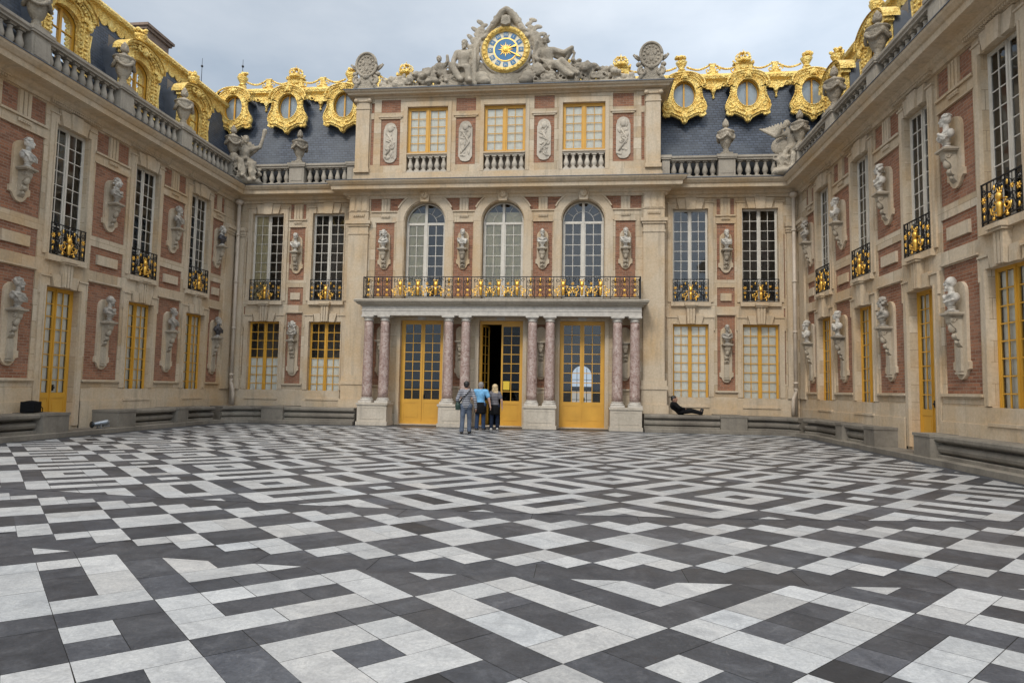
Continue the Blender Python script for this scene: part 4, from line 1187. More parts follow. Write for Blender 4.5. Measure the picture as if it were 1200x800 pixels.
def oculus(parent, x, z, yf):
    outl = OUT+[(-a, b) for a, b in OUT[-2:0:-1]]
    n = len(outl); ea, eb = .475, .605
    inn = []
    for a, b in outl:
        q = math.atan2(b/eb, a/ea); inn.append((ea*math.cos(q), eb*math.sin(q)))
    g = MB(); y0, y1 = yf-.14, yf
    g.ring([(x+a, z+b) for a, b in outl], [(x+a, z+b) for a, b in inn], y0, y1)
    E = lambda ka, kb, y, m=40: [(x+ka*math.cos(2*PI*k/m), y, z+kb*math.sin(2*PI*k/m)) for k in range(m+1)]
    g.tube(E(.485, .615, y0-.006), .024, 8); g.tube(E(.555, .685, y0+.002), .013, 6)
    # hood moulding and its volutes
    hood = [(x+.86*math.sin(a), y0-.06, z+.34+.62*math.cos(a)**.8 if math.cos(a) > 0 else z+.34) for a in [PI/2*(k/10) for k in range(-10, 11)]]
    g.tube(hood, .04, 8); g.tube([(p[0]*1+(x-p[0])*.12, y0-.02, p[2]-.08) for p in hood], .022, 6)
    for p in hood[2:-2:1]: g.ell((p[0]+(x-p[0])*.2, y0-.04, p[2]-.19), (.035, .03, .035), 6, 5)
    for s in (-1, 1):
        g.tube(spiral(x+s*.80, z+.34, .11, .02, PI/2, PI/2-s*7, y0-.03, 14), .024, 6)
        for k in range(6): g.ell((x+s*(.69+.01*k), y0-.03, z+.20-k*.075), (.055, .04, .03), 7, 5)
        g.tube(spiral(x+s*.70, z-.52, .17, .03, 0, s*7.2, y0-.005, 18), .024, 6)
        g.tube([(x+s*.72, y0-.02, z-.05), (x+s*.80, y0-.02, z-.24), (x+s*.89, y0-.02, z-.42), (x+s*.88, y0-.02, z-.66), (x+s*.78, y0-.02, z-.80)], .026, 6)
        g.tube([(x+s*.80, y0-.02, z-.84), (x+s*.55, y0-.03, z-.80), (x+s*.30, y0-.03, z-.92), (x+s*.08, y0-.03, z-1.02)], .028, 6)
        g.ell((x+s*.70, y0, z-.95), (.11, .06, .08), 8, 6)
        g.tube([(x+s*.52, y0-.01, z-.45), (x+s*.38, y0-.02, z-.70), (x+s*.12, y0-.02, z-.82)], .024, 6)
    g.ell((x, y0-.05, z+.80), (.13, .07, .15), 10, 8)
    for s in (-1, 1): g.ell((x+s*.15, y0-.05, z+.84), (.09, .05, .05), 8, 6, rot=(0, s*.5, 0)); g.ell((x+s*.11, y0-.04, z+.72), (.05, .04, .09), 7, 5)
    g.ell((x, y0-.04, z-1.0), (.13, .08, .15), 10, 8); g.ell((x, y0-.03, z-1.20), (.07, .06, .09), 8, 6)
    o = g.build('oculus_dormer', GOLD, parent)
    body = MB(); yb = slope_y(z+.9)+.1
    ol = [(x+a*.93, z+b*.93) for a, b in outl]
    N = len(ol); v = [(a, yf-.005, b) for a, b in ol]+[(a, slope_y(b)+.15, b) for a, b in ol]
    body.add(v, [(k, (k+1) % N, N+(k+1) % N, N+k) for k in range(N)], 0, False)
    body.build('dormer_cheek', LEAD, o, fixn=False)
    f = MB(); f.ring([(x+.50*math.cos(2*PI*k/32), z+.63*math.sin(2*PI*k/32)) for k in range(32)], [(x+.435*math.cos(2*PI*k/32), z+.565*math.sin(2*PI*k/32)) for k in range(32)], yf+.06, yf+.12)
    f.box(x-.032, x+.032, yf+.05, yf+.11, z-.58, z+.58)
    f.build('window_frame', OCHRE, o)
    p = MB(); p.add([(x+.47*math.cos(2*PI*k/32), yf+.10, z+.60*math.sin(2*PI*k/32)) for k in range(32)], [tuple(range(32))]); p.build('pane', GLASSD, o, fixn=False)
    c = MB(); c.add([(x+.56*math.cos(2*PI*k/32), yf+.14, z+.68*math.sin(2*PI*k/32)) for k in range(32)], [tuple(range(32))]); c.build('curtain', m_cur, o, fixn=False)
m_cur = m_plain('oculus_blind', (.74,.74,.73), .9, 0, .12, 3, spec=.1)
def wing_dormer(parent, x, yf=.62):
    zb, zs, r = 10.95, 12.50, .54
    g = MB(); y0, y1 = yf-.16, yf
    N = 16
    inn = [(x-r, zb)]+[(x-r*math.cos(PI*k/N), zs+.36*math.sin(PI*k/N)) for k in range(N+1)]+[(x+r, zb)]
    outr = [(x-.94, zb)]+[(x-.90*math.cos(PI*k/N), zs+.30+.56*math.sin(PI*k/N)) for k in range(N+1)]+[(x+.94, zb)]
    g.ring(outr, inn, y0, y1, closed=False)
    for s in (-1, 1):
        g.box(*sorted((x+s*.60, x+s*.86)), y0-.06, y0, zb, zs+.2)
        for k in range(13): g.ell((x+s*.56, y0-.03, zb+.1+k*.14), (.035, .035, .055), 6, 5); g.ell((x+s*.73, y0-.07, zb+.1+k*.14), (.08, .03, .045), 6, 5)
        g.tube([(x+s*.93, y0-.02, zb), (x+s*1.04, y0-.02, zb+.15), (x+s*.97, y0-.02, zb+.5), (x+s*.90, y0-.02, zb+1.0), (x+s*.96, y0-.02, zb+1.5)], .045, 6)
        g.box(*sorted((x+s*.56, x+s*1.0)), y0-.12, y1, zs+.22, zs+.36)
        g.ell((x+s*.80, y0-.12, zs+.10), (.10, .08, .14), 8, 6)
    def arch(k0, dz, y): return [(x-k0*math.cos(PI*k/N), y, zs+.34+dz*math.sin(PI*k/N)) for k in range(N+1)]
    g.tube(arch(1.0, .58, y0-.10), .06, 8); g.tube(arch(.90, .48, y0-.05), .035, 6); g.tube(arch(.56, .30, y0-.02), .035, 6)
    for p in arch(.76, .40, y0-.04): g.ell(p, (.055, .045, .055), 6, 5)
    # eave roof of the hood, deep enough to read from the side
    n = N; ft = arch(1.06, .63, y0-.20); bk = [(a, yf+.16, c) for a, b, c in ft]
    v = ft+bk; g.add(v, [(k, k+1, n+1+k+1, n+1+k) for k in range(n)])
    g.ell((x, y0-.12, zs+.70), (.16, .09, .17), 10, 8)
    for s in (-1, 1): g.tube(spiral(x+s*.26, zs+.72, .12, .03, 0, s*6.5, y0-.12, 14), .04, 6)
    o = g.build('gilt_dormer', GOLD, parent)
    b = MB(); NB = 12
    fr = [(x-.93, yf+.002, zb-.7)]+[(x-.93*math.cos(PI*k/NB), yf+.002, zs+.30+.58*math.sin(PI*k/NB)) for k in range(NB+1)]+[(x+.93, yf+.002, zb-.7)]
    ba = [(a, 3.2, c) for a, _, c in fr]
    b.add(fr+ba, [(k, k+1, len(fr)+k+1, len(fr)+k) for k in range(len(fr)-1)], 0, True)
    b.build('dormer_cheek', LEAD, o, fixn=False)
    f = MB(); fi = [(x-r+.07, zb)]+[(x-(r-.07)*math.cos(PI*k/N), zs+.29*math.sin(PI*k/N)) for k in range(N+1)]+[(x+r-.07, zb)]
    fo = [(x-r-.03, zb)]+[(x-(r+.03)*math.cos(PI*k/N), zs+.39*math.sin(PI*k/N)) for k in range(N+1)]+[(x+r+.03, zb)]
    f.ring(fo, fi, yf+.04, yf+.11, closed=False)
    f.box(x-.045, x+.045, yf+.03, yf+.10, zb, zs+.34)
    for s in (-1, 1):
        for z in (11.55, 12.15): f.box(*sorted((x+s*.045, x+s*(r-.07))), yf+.045, yf+.095, z, z+.035)
    f.build('window_frame', OCHRE, o)
    p = MB(); p.add([(a, yf+.08, c) for a, c in fo], [tuple(range(len(fo)))]); p.build('pane', GLASSD, o, fixn=False)
    c = MB(); c.quad((x-.9, yf+.45, zb-.3), (x+.9, yf+.45, zb-.3), (x+.9, yf+.45, zs+.9), (x-.9, yf+.45, zs+.9)); c.build('dormer_room', ROOM, o, fixn=False)
    q = MB(); q.box(x-.15, x+.15, y0-.05, y0+.25, zs+.86, zs+.98); flower_pot(q, x, y0+.10, zs+.97, .85)
    q.build('gilt_flower_vase', GOLD, o)

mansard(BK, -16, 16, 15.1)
gold_cornice(BK, -13.3, 13.3, drops=[s*q for s in (-1, 1) for q in (6.25, 8.88, 11.52)])
crest(BK, -13.3, 13.3, [-10.2, -4.9, 4.9, 10.2], [-12.85, -7.55, 7.55, 12.85, -2.4, 2.4, 0])
for s in (-1, 1):
    for q in (7.56, 10.2, 12.85): oculus(BK, s*q, 14.23, 1.06)
for t, s in ((WL, 1), (WR, -1)):
    x0, x1 = sorted((s*8.5, s*(D+1.6)))
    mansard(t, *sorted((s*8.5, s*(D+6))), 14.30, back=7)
    gold_cornice(t, x0, x1, z=14.30, fringe=1.9)
    for c in WINC: wing_dormer(t, s*c)
# balustrade of the back range, with a pedestal on each side bay
for s in (-1, 1):
    for px, pw in ((9.03, .66), (11.35, .5), (6.62, .3)):
        ped = MB(); pedestal(ped, s*px, -.16, 10.06, pw); ped.build('balustrade_pedestal', GREY, BK)
    balustrade(BK, *sorted((s*6.80, s*8.66)), -.16, 10.062); balustrade(BK, *sorted((s*9.40, s*11.06)), -.16, 10.062)
# chimney behind the left wing
def chimney(parent, x, y, z0, z1, w, d):
    c = MB(); c.box(x-w/2, x+w/2, y-d/2, y+d/2, z0, z1)
    c.box(x-w/2-.08, x+w/2+.08, y-d/2-.08, y+d/2+.08, z1-.75, z1-.62)
    c.box(x-w/2-.10, x+w/2+.10, y-d/2-.10, y+d/2+.10, z1, z1+.12); c.box(x-w/2-.18, x+w/2+.18, y-d/2-.18, y+d/2+.18, z1+.121, z1+.24)
    c.build('chimney', CHIM, parent)
chimney(WL, 27.3, 5.2, 14.5, 17.45, 1.6, 1.3)

# ---------------------------------------------------------------- helpers to place things on walls
def on_wall(which, u, out, z):
    if which == 'L': return (-W+out, u, z), PI/2
    if which == 'R': return (W-out, u, z), -PI/2
    if which == 'P': return (u, D+PAV-out, z), 0.0
    return (u, D-out, z), 0.0

# ---------------------------------------------------------------- urns
def urn_meshes():
    m = MB(); m.box(-.19, .19, -.19, .19, 0, .07)
    m.lathe([(.17,.071),(.15,.10),(.085,.16),(.10,.20),(.07,.24),(.12,.30),(.17,.42),(.21,.58),(.245,.70),(.235,.74),(.27,.77),(.27,.80),(.20,.83),(.15,.87),(.06,.92),(.05,.96)], n=16)
    for k in range(4):
        a = PI*k/2; m.ell((.24*math.cos(a), .24*math.sin(a), .66), (.07, .07, .085), 8, 6)
        pts = [((.255-.0*q)*math.cos(a+PI/2*q/6), .255*math.sin(a+PI/2*q/6), .66-.14*math.sin(PI*q/6)) for q in range(7)]
        m.tube(pts, .04, 6)
    f = MB(); f.lathe([(.05,0),(.09,.03),(.11,.08),(.07,.15),(.09,.19),(.04,.26),(.01,.30)], n=10)
    for k in range(6): f.ell((.07*math.cos(k*PI/3), .07*math.sin(k*PI/3), .10), (.035, .035, .09), 6, 5)
    return m.mesh('stone_urn', [STATUE]), f.mesh('finial', [STATUE])
URN, FIN = urn_meshes()
def urn(which, u, label):
    loc, rz = on_wall(which, u, .16, 11.09)
    t = thing('stone_urn', label, 'urn', loc, rz, 'stone urns along the roof balustrades')
    link('urn_body', URN, t); link('finial', FIN, t, (0, 0, .95)); t.scale = (1.25,)*3
for u, l in ((12.40, 'urn nearest the camera'), (15.77, 'stone urn on the left balustrade cut by the top left edge of the picture'), (19.18, 'stone urn between the first and second gold dormers of the left balustrade'), (22.44, 'stone urn between the second and third gold dormers of the left balustrade'), (25.42, 'stone urn at the inner end of the left balustrade behind the seated statue')):
    if u > 13: urn('L', u if u < 25 else 25.95, l)
for u, l in ((19.18, 'tallest looking stone urn on the right balustrade against the nearest gold dormer'), (22.44, 'stone urn on the right balustrade in front of the corner oculus'), (25.95, 'stone urn at the inner end of the right balustrade just behind the winged figure')):
    urn('R', u, l)
urn('B', -9.03, 'stone urn on the back balustrade between the seated statue and the pavilion')
urn('B', 9.03, 'stone urn on the back balustrade between the pavilion and the winged figure')

# ---------------------------------------------------------------- busts
def head_parts(m, c, k=1.0, turn=0.0, beard=False, wig=False, bald=False, helmet=False):
    T = Matrix.Translation(c) @ Matrix.Rotation(turn, 4, 'Z') @ Matrix.Scale(k, 4)
    m.ell((0, .01, .02), (.092, .112, .125), 14, 10, T=T)
    m.ell((0, -.045, -.055), (.066, .066, .075), 12, 8, T=T)
    m.cap((0, -.105, .035), (0, -.128, -.018), .016, .021, 8, T=T)
    for s in (-1, 1):
        m.ell((s*.036, -.088, .043), (.033, .022, .012), 8, 6, T=T); m.ell((s*.035, -.090, .022), (.018, .014, .011), 8, 6, T=T)
        m.ell((s*.092, .01, .0), (.014, .028, .036), 8, 6, T=T); m.ell((s*.045, -.075, -.02), (.03, .03, .025), 8, 6, T=T)
    m.ell((0, -.108, -.05), (.030, .014, .008), 8, 6, T=T); m.ell((0, -.106, -.063), (.026, .014, .009), 8, 6, T=T); m.ell((0, -.098, -.098), (.028, .026, .022), 8, 6, T=T)
    r = random.Random(int(k*100)+int(beard)*3+int(wig)*7)
    if beard:
        for q in range(14): m.ell((r.uniform(-.055, .055), -.085+r.uniform(-.02, .03), -.11+r.uniform(-.06, .03)), (.026, .026, .034), 7, 5, T=T)
    if wig:
        for s in (-1, 1):
            for q in range(12): m.ell((s*(.10+r.uniform(-.02, .045)), r.uniform(-.03, .09), .07-q*.028), (.045, .05, .034), 7, 5, T=T)
    if not bald and not helmet:
        for q in range(46):
            a = r.uniform(0, 2*PI); e = r.uniform(.25, 1.45)
            p = (.094*math.sin(e)*math.cos(a), .02+.114*math.sin(e)*math.sin(a), .03+.128*math.cos(e))
            if p[1] < -.055 and p[2] < .085: continue
            m.ell(p, (.027, .027, .020), 7, 5, T=T)
    if helmet:
        m.ell((0, .015, .05), (.112, .132, .115), 14, 10, T=T)
        for q in range(9): a = PI*.1+PI*.85*q/8; m.ell((0, .015-.14*math.cos(a), .07+.15*math.sin(a)), (.028, .04, .05), 7, 5, T=T)
def bust_meshes(v):
    m = MB()
    # shoulders and chest, cut off at the arms
    m.ell((0, .0, .36), (.205, .12, .125), 16, 10); m.ell((0, -.03, .27), (.16, .11, .15), 14, 10)
    for s in (-1, 1): m.ell((s*.165, .01, .36), (.09, .10, .12), 12, 8)
    m.cap((0, .01, .40), (0, -.005, .58), .085, .068, 12)
    m.lathe([(.10,.10),(.075,.18),(.12,.24)], n=12)
    if v in (0, 2):
        for k in range(9): m.tube([(-.24+.05*k, -.02-.09*math.sin(PI*(k+1)/10), .45-.012*k), (-.18+.045*k, -.14, .33), (-.06+.03*k, -.135, .19)], .019, 6)
        m.tube([(-.23, .0, .46), (-.10, -.135, .43), (.08, -.16, .33), (.19, -.10, .24)], .04, 7); m.tube([(-.20, -.05, .40), (-.05, -.15, .34), (.10, -.15, .24)], .03, 7)
    else:
        for s in (-1, 1): m.tube([(s*.20, -.02, .47), (s*.10, -.13, .42), (0, -.155, .33)], .034, 7)
        m.tube([(-.22, -.07, .30), (0, -.16, .25), (.22, -.07, .30)], .028, 7)
    h = MB(); h.cap((0, .01, .50), (0, .0, .60), .07, .066, 10)
    head_parts(h, (0, -.01, .73), 1.12, 0, beard=v in (0, 3), wig=v == 1, bald=v == 3)
    tm = m.blob('bust_torso', [MARBLE], .016, 1); hm = h.blob('bust_head', [MARBLE], .0125, 1)
    s = MB(); s.box(-.11, .11, -.11, .11, 0, .045); s.lathe([(.10,.046),(.11,.06),(.075,.085),(.07,.11),(.09,.13)], n=14)
    return tm, hm, s.mesh('socle', [MARBLE])
BUSTS = [bust_meshes(v) for v in range(4)]
def variant(me, mat, cache={}):
    key = (me.name, mat.name)
    if key not in cache:
        c = me.copy(); c.materials.clear(); c.materials.append(mat); cache[key] = c
    return cache[key]
def bust(which, u, low, label, v=0, torso=MARBLE, head=MARBLE, turn=0.0):
    loc, rz = on_wall(which, u, .20, 3.442 if low else 7.252)
    t = thing('marble_bust', label, 'bust', loc, rz, 'marble busts on wall brackets around the court')
    a, b, c = BUSTS[v]
    sc = .93 if which in 'LR' else .90
    t.scale = (sc, sc, sc)
    link('socle', variant(c, MARBLE if torso is MARBLED else torso), t); link('torso', variant(a, torso), t); link('head', variant(b, head), t, (0, 0, 0), turn)
rows = [
 ('L', 15.77, 0, 'white draped bust left of the first tall white window, upper row of the left wing', 2, MARBLE, MARBLE, .5),
 ('L', 19.18, 0, 'pale marble bust between the first and second tall white windows of the left wing', 1, MARBLEG, MARBLE, .45),
 ('L', 22.44, 0, 'grey marble bust between the second and third tall white windows of the left wing', 0, MARBLEG, MARBLEG, .3),
 ('L', 25.42, 0, 'dark bodied bust with white head, upper row beside the left corner drainpipe', 1, MARBLED, MARBLE, .2),
 ('L', 15.77, 1, 'grey bearded bust at the left edge, left of the tall yellow door with step', 0, MARBLEG, MARBLEG, .6),
 ('L', 19.18, 1, 'bust on white socle right of the yellow door of the left wing', 3, MARBLEG, MARBLEG, .5),
 ('L', 22.44, 1, 'grey bust between the two yellow windows of the left wing', 2, MARBLEG, MARBLEG, .35),
 ('L', 25.42, 1, 'black bodied bust with white socle, lower row beside the left corner drainpipe', 0, MARBLED, MARBLEG, .2),
 ('R', 15.77, 0, 'white draped bust of the upper row nearest the right edge of the picture', 2, MARBLE, MARBLE, -.75),
 ('R', 19.18, 0, 'upper row white bust of the right wing between its two tallest windows', 1, MARBLE, MARBLE, -.6),
 ('R', 22.44, 0, 'upper row white bust of the right wing, second of the row from the corner drainpipe', 2, MARBLE, MARBLE, -.5),
 ('R', 25.42, 0, 'grey bust of the upper row half behind the right corner drainpipe', 1, MARBLEG, MARBLEG, -.3),
 ('R', 15.77, 1, 'bald white bust on long bracket right of the yellow door on the right wing', 3, MARBLE, MARBLE, -.8),
 ('R', 19.18, 1, 'grey bust on long bracket just left of the yellow door on the right wing', 1, MARBLEG, MARBLEG, -.6),
 ('R', 22.44, 1, 'lower row white bust between two narrow yellow windows on the right wing', 2, MARBLE, MARBLE, -.6),
 ('R', 25.42, 1, 'white bust of the lower row beside the right corner drainpipe', 0, MARBLE, MARBLE, -.4),
 ('B', -9.03, 0, 'white bust on red brick between the two white windows left of the pavilion', 2, MARBLE, MARBLE, 0),
 ('B', 9.03, 0, 'white bearded bust on red brick between the two white windows right of the pavilion', 0, MARBLE, MARBLE, 0),
 ('B', -9.03, 1, 'long haired grey bust between the half curtained yellow windows', 1, MARBLEG, MARBLE, .2),
 ('B', 9.03, 1, 'grey bust between the fully curtained yellow windows right of the portico', 3, MARBLEG, MARBLEG, 0),
 ('P', -4.99, 0, 'long haired bust left of all three arched windows above the balcony', 1, MARBLE, MARBLE, .3),
 ('P', -1.645, 0, 'white bust between the left and middle arched windows', 2, MARBLE, MARBLE, .1),
 ('P', 1.65, 0, 'round faced bust between the middle and right arched windows', 3, MARBLE, MARBLE, -.1),
 ('P', 5.0, 0, 'white bust right of all three arched windows above the balcony', 0, MARBLE, MARBLE, -.1)]
for a in rows: bust(a[0], a[1], a[2], a[3], a[4], a[5], a[6], a[7])

# ---------------------------------------------------------------- benches (world frame)
BP = [(-.02,.0),(.47,.0),(.47,.20),(.45,.215),(.36,.22),(.36,.245),(.42,.25),(.465,.285),(.48,.345),(.465,.405),(.42,.44),(.36,.445),(.36,.48),(.47,.49),(.53,.52),(.54,.545),(.54,.605),(.52,.635),(-.02,.64)]
def bench(name, label, path, blocks, out, kerb=None, dep=.66):
    t = thing(name, label, 'stone bench', (0,0,0), 0, 'stone benches along the foot of the walls')
    k = dep/.54
    m = MB(); m.sweep(path, [(d*k, z*.66/.64) for d, z in BP], out=out); m.build('seat', BENCH, t)
    for (x0, x1, y0, y1) in blocks:
        b = MB(); b.box(x0, x1, y0, y1, 0.002, .60); b.box(x0-.02, x1+.02, y0-.02, y1+.02, .602, .672); b.build('end_block', BENCH, t)
    return t
XLf, XRf, YBf = -10.95, 11.25, 25.10
def kerb(name, path, out):
    m = MB(); m.sweep(path, [(-.9, .0), (.0, .0), (.0, .125), (-.02, .14), (-.9, .14)], out=out); o = m.build(name, BENCH); o['kind'] = 'structure'; return o
# the low kerb that carries the benches
kp = [(XLf+.12, 8.6), (XLf+.12, 23.7), (XLf+.32, 24.45), (XLf+1.0, YBf-.12), (-5.66, YBf-.12)]
kerb('kerb_stone', kp, -1)
kp = [(5.66, YBf-.12), (XRf-1.0, YBf-.12), (XRf-.32, 24.45), (XRf-.12, 23.7), (XRf-.12, 8.6)]
kerb('kerb_stone', kp, -1)
dL = W+XLf; dR = W-XRf
bench('stone_bench', 'grey stone bench at the left edge with a black bag on it', [(-W, 8.6), (-W, 16.05)], [(-W+.05, XLf+.06, 16.0, 16.88)], -1, dep=dL-.02)
bench('stone_bench', 'grey stone bench right of the yellow door of the left wing, running into the corner', [(-W, 19.6), (-W, 23.6), (-W+.35, 24.3)], [(-W+.05, XLf+.06, 18.86, 19.62), (-W+.05, XLf+.05, 21.85, 22.45)], -1, dep=dL-.02)
def back_bench(label, path, blocks):
    t = thing('stone_bench', label, 'stone bench', (0,0,0), 0, 'stone benches along the foot of the walls')
    m = MB(); m.sweep(path, [(d-.54, z*.66/.64) for d, z in BP if d >= 0]+[(-.9, .64*.66/.64), (-.9, 0)], out=-1); m.build('seat', BENCH, t)
    for (x0, x1, y0, y1) in blocks:
        b = MB(); b.box(x0, x1, y0, y1, 0.002, .60); b.box(x0-.02, x1+.02, y0-.02, y1+.02, .602, .672); b.build('end_block', BENCH, t)
back_bench('grey stone bench under the half curtained yellow windows left of the portico', [(XLf+.30, 24.30), (XLf+.52, 24.72), (XLf+1.15, YBf), (-5.66, YBf)], [(-9.45, -8.55, YBf-.06, D-.1)])
back_bench('grey stone bench right of the portico with a man in black on it', [(5.66, YBf), (XRf-1.15, YBf), (XRf-.52, 24.72), (XRf-.30, 24.30)], [(8.45, 9.40, YBf-.06, D-.1)])
bench('stone_bench', 'grey stone bench left of the yellow door of the right wing, running into the corner', [(W-.25, 24.3), (W, 23.6), (W, 19.4)], [(XRf-.06, W-.05, 18.75, 19.42), (XRf-.05, W-.05, 21.0, 21.5)], -1, dep=dR-.02)
bench('stone_bench', 'grey stone bench at the right edge beyond the narrow yellow door', [(W, 16.0), (W, 8.6)], [(XRf-.06, W-.05, 15.9, 16.65)], -1, dep=dR-.02)
# ---------------------------------------------------------------- drainpipes in the two corners
def drainpipe(s, label):
    t = thing('drainpipe', label, 'drainpipe', (s*(W-.26), D-.26, 0))
    m = MB(); r = .07
    m.lathe([(r,.66),(r,9.42)], n=14)
    m.tube([(0, 0, 1.75), (-s*.0, 0, 1.6), (-s*.10, -.03, 1.35), (-s*.12, -.03, 1.1), (-s*.12, -.03, .66)], r*1.02, 12)
    m.build('pipe', PIPEM, t)
    for z in (1.9, 3.9, 5.9, 7.95): MB().lathe([(r+.012,z),(r+.03,z+.01),(r+.03,z+.07),(r+.012,z+.08)], n=14).build('pipe_collar', PIPEM, t)
    MB().lathe([(r*1.05,9.3),(.17,9.40),(.17,9.5)], n=14).build('hopper', PIPEM, t)
PIPEM = m_plain('pipe_paint', (.53,.445,.35), .5, 0, .2, 3)
drainpipe(-1, 'pale painted drainpipe in the left corner of the court')
drainpipe(1, 'pale painted drainpipe in the right corner of the court')
# ---------------------------------------------------------------- figures
def limb(m, a, b, ra, rb, n=10): m.cap(a, b, ra, rb, n)
def figure(m, J, e=0.0, parts=('torso', 'arms', 'legs', 'neck'), k=1.0):
    V = lambda n: Vector(J[n])
    if 'torso' in parts:
        ch, pe = V('chest'), V('pelvis'); mid = ch.lerp(pe, .5)
        m.cap(ch, mid, .145*k+e, .125*k+e, 14); m.cap(mid, pe, .125*k+e, .15*k+e, 14)
        m.cap(V('shL').lerp(ch, .12), V('shR').lerp(ch, .12), .078*k+e, .078*k+e, 12)
        m.cap(V('hipL'), V('hipR'), .105*k+e, .105*k+e, 12)
    if 'neck' in parts: m.cap(V('chest').lerp(V('head'), .35), V('head'), .062*k, .055*k, 10)
    for s in 'LR':
        if 'arms' in parts:
            limb(m, V('sh'+s), V('el'+s), .056*k+e, .045*k+e); limb(m, V('el'+s), V('ha'+s), .044*k+e, .031*k+e)
        if 'sleeves' in parts:
            a = V('sh'+s); limb(m, a, a.lerp(V('el'+s), .62), .060*k+e, .056*k+e)
        if 'legs' in parts:
            limb(m, V('hip'+s), V('kn'+s), .088*k+e, .062*k+e, 12); limb(m, V('kn'+s), V('an'+s), .060*k+e, .041*k+e*1.6, 12)
        if 'feet' in parts: limb(m, V('an'+s), V('to'+s), .045*k+e, .034*k+e)
def hand(m, ex, w, d, up, k=1.0, side=1):
    w = Vector(w); d = Vector(d).normalized(); n = Vector(up); n = (n-d*n.dot(d)).normalized(); t = d.cross(n)*side
    m.cap(w, w+d*.05*k, .03*k, .034*k, 8); m.cap(w+d*.045*k-t*.02*k, w+d*.05*k+t*.02*k, .024*k, .024*k, 8)
    for i, L in enumerate((.066, .076, .072, .056)):
        b = w+d*.075*k+t*(.030-.020*i)*k
        c = b+(d+n*.15)*L*.5*k; q = c+(d*.8+n*.55)*L*.5*k
        ex.cap(b, c, .0098*k, .009*k, 6); ex.cap(c, q, .009*k, .0075*k, 6)
    b = w+d*.03*k+t*.028*k; c = b+(d*.6+t*.6+n*.2)*.04*k
    ex.cap(b, c, .012*k, .011*k, 6); ex.cap(c, c+(d*.9+t*.1+n*.3)*.033*k, .011*k, .009*k, 6)

SKIN = m_plain('skin', (.42,.24,.165), .55, 0, .12, 6, spec=.3)
SKINL = m_plain('pale_skin', (.50,.31,.235), .55, 0, .12, 6, spec=.3)
def person(label, loc, rz, J, skin, wear, hair, extra=None, facing=PI, hk=1.0):
    t = thing('person', label, 'person', loc, rz)
    m = MB(); ex = MB(); figure(m, J, parts=('torso', 'arms', 'legs', 'neck', 'feet'))
    hp = Vector(J['head']); head_parts(m, hp, hk, facing, bald=True)
    for s, sd in (('L', -1), ('R', 1)):
        w = Vector(J['ha'+s]); d = w-Vector(J['el'+s]); hand(m, ex, w, d, J.get('palm'+s, (0, 1, 0)), 1.0, sd)
    link('body', m.blob('body', [skin], .014, 2, ex), t)
    for nm, mt, parts, e, vox, fn in wear:
        c = MB()
        if parts: figure(c, J, e, parts)
        if fn: fn(c)
        link(nm, c.blob(nm, [mt], vox, 4), t)
    if hair:
        h = MB(); hair[1](h, hp); link('hair', h.blob('hair', [hair[0]], .012, 1), t)
    if extra: extra(t)
    return t
def short_hair(h, p, s=1.0):
    h.ell(p+Vector((0, -.02, .045)), (.104, .112, .10), 14, 10); h.ell(p+Vector((0, -.065, -.01)), (.085, .06, .075), 12, 8)
def long_hair(h, p):
    h.ell(p+Vector((0, -.015, .035)), (.112, .125, .115), 14, 10)
    r = random.Random(8)
    for q in range(26): h.ell(p+Vector((r.uniform(-.09, .09), -.065+r.uniform(-.035, .03), .0-r.uniform(0, .24))), (.04, .035, .06), 8, 6)
STRIPE = m_cloth('striped_jersey', (.075,.08,.10), (.40,.40,.42))
JEANS = m_cloth('faded_jeans', (.095,.115,.155)); JEANSD = m_cloth('dark_jeans', (.03,.05,.095)); NAVY = m_cloth('navy_trousers', (.012,.018,.035))
BLUE = m_cloth('light_blue_shirt', (.17,.39,.62)); BLACKC = m_cloth('black_cloth', (.008,.008,.009)); PATT = m_cloth('grey_print_top', (.10,.095,.11), (.20,.19,.20))
HBLACK = m_plain('black_hair', (.012,.010,.009), .5, 0, .3, 30); HGREY = m_plain('grey_hair', (.24,.22,.21), .6, 0, .3, 30); HBLOND = m_plain('blond_hair', (.56,.42,.24), .5, 0, .3, 30)
SHOE = m_plain('dark_shoe', (.02,.018,.016), .5, 0, .2, 20); SHOEL = m_plain('pale_shoe', (.45,.43,.40), .6, 0, .2, 20)
BAGG = m_plain('dark_green_bag', (.018,.045,.032), .6, 0, .3, 10)
def stand(dx=0.0, step=.12, elL=(-.29,-.05,1.12), haL=(-.28,.06,.86), elR=(.29,-.05,1.12), haR=(.28,.04,.86), h=1.0, w=.20):
    J = dict(pelvis=(0,0,.96), chest=(0,.0,1.30), head=(0,.03,1.63), shL=(-w,0,1.42), shR=(w,0,1.42), elL=elL, haL=haL, elR=elR, haR=haR,
             hipL=(-.095,0,.92), hipR=(.095,0,.92), knL=(-.11,-step*.2,.50), knR=(.11,step*.7,.51), anL=(-.12,-step,.085), anR=(.115,step*.5,.085),
             toL=(-.14,-step+.15,.045), toR=(.135,step*.5+.15,.045), palmL=(1,0,0), palmR=(-1,0,0))
    return {k: tuple(c*h for c in v) if k[:4] != 'palm' else v for k, v in J.items()}
def shoes(J, mt, t):
    for s in 'LR':
        m = MB(); a = Vector(J['an'+s]); b = Vector(J['to'+s]); m.cap(Vector((a.x, a.y-.03, .05)), Vector((b.x, b.y+.02, .042)), .052, .044, 10); m.box(a.x-.045, a.x+.045, a.y-.07, b.y+.03, .003, .03)
        link('shoe', m.blob('shoe', [mt], .012, 2), t)
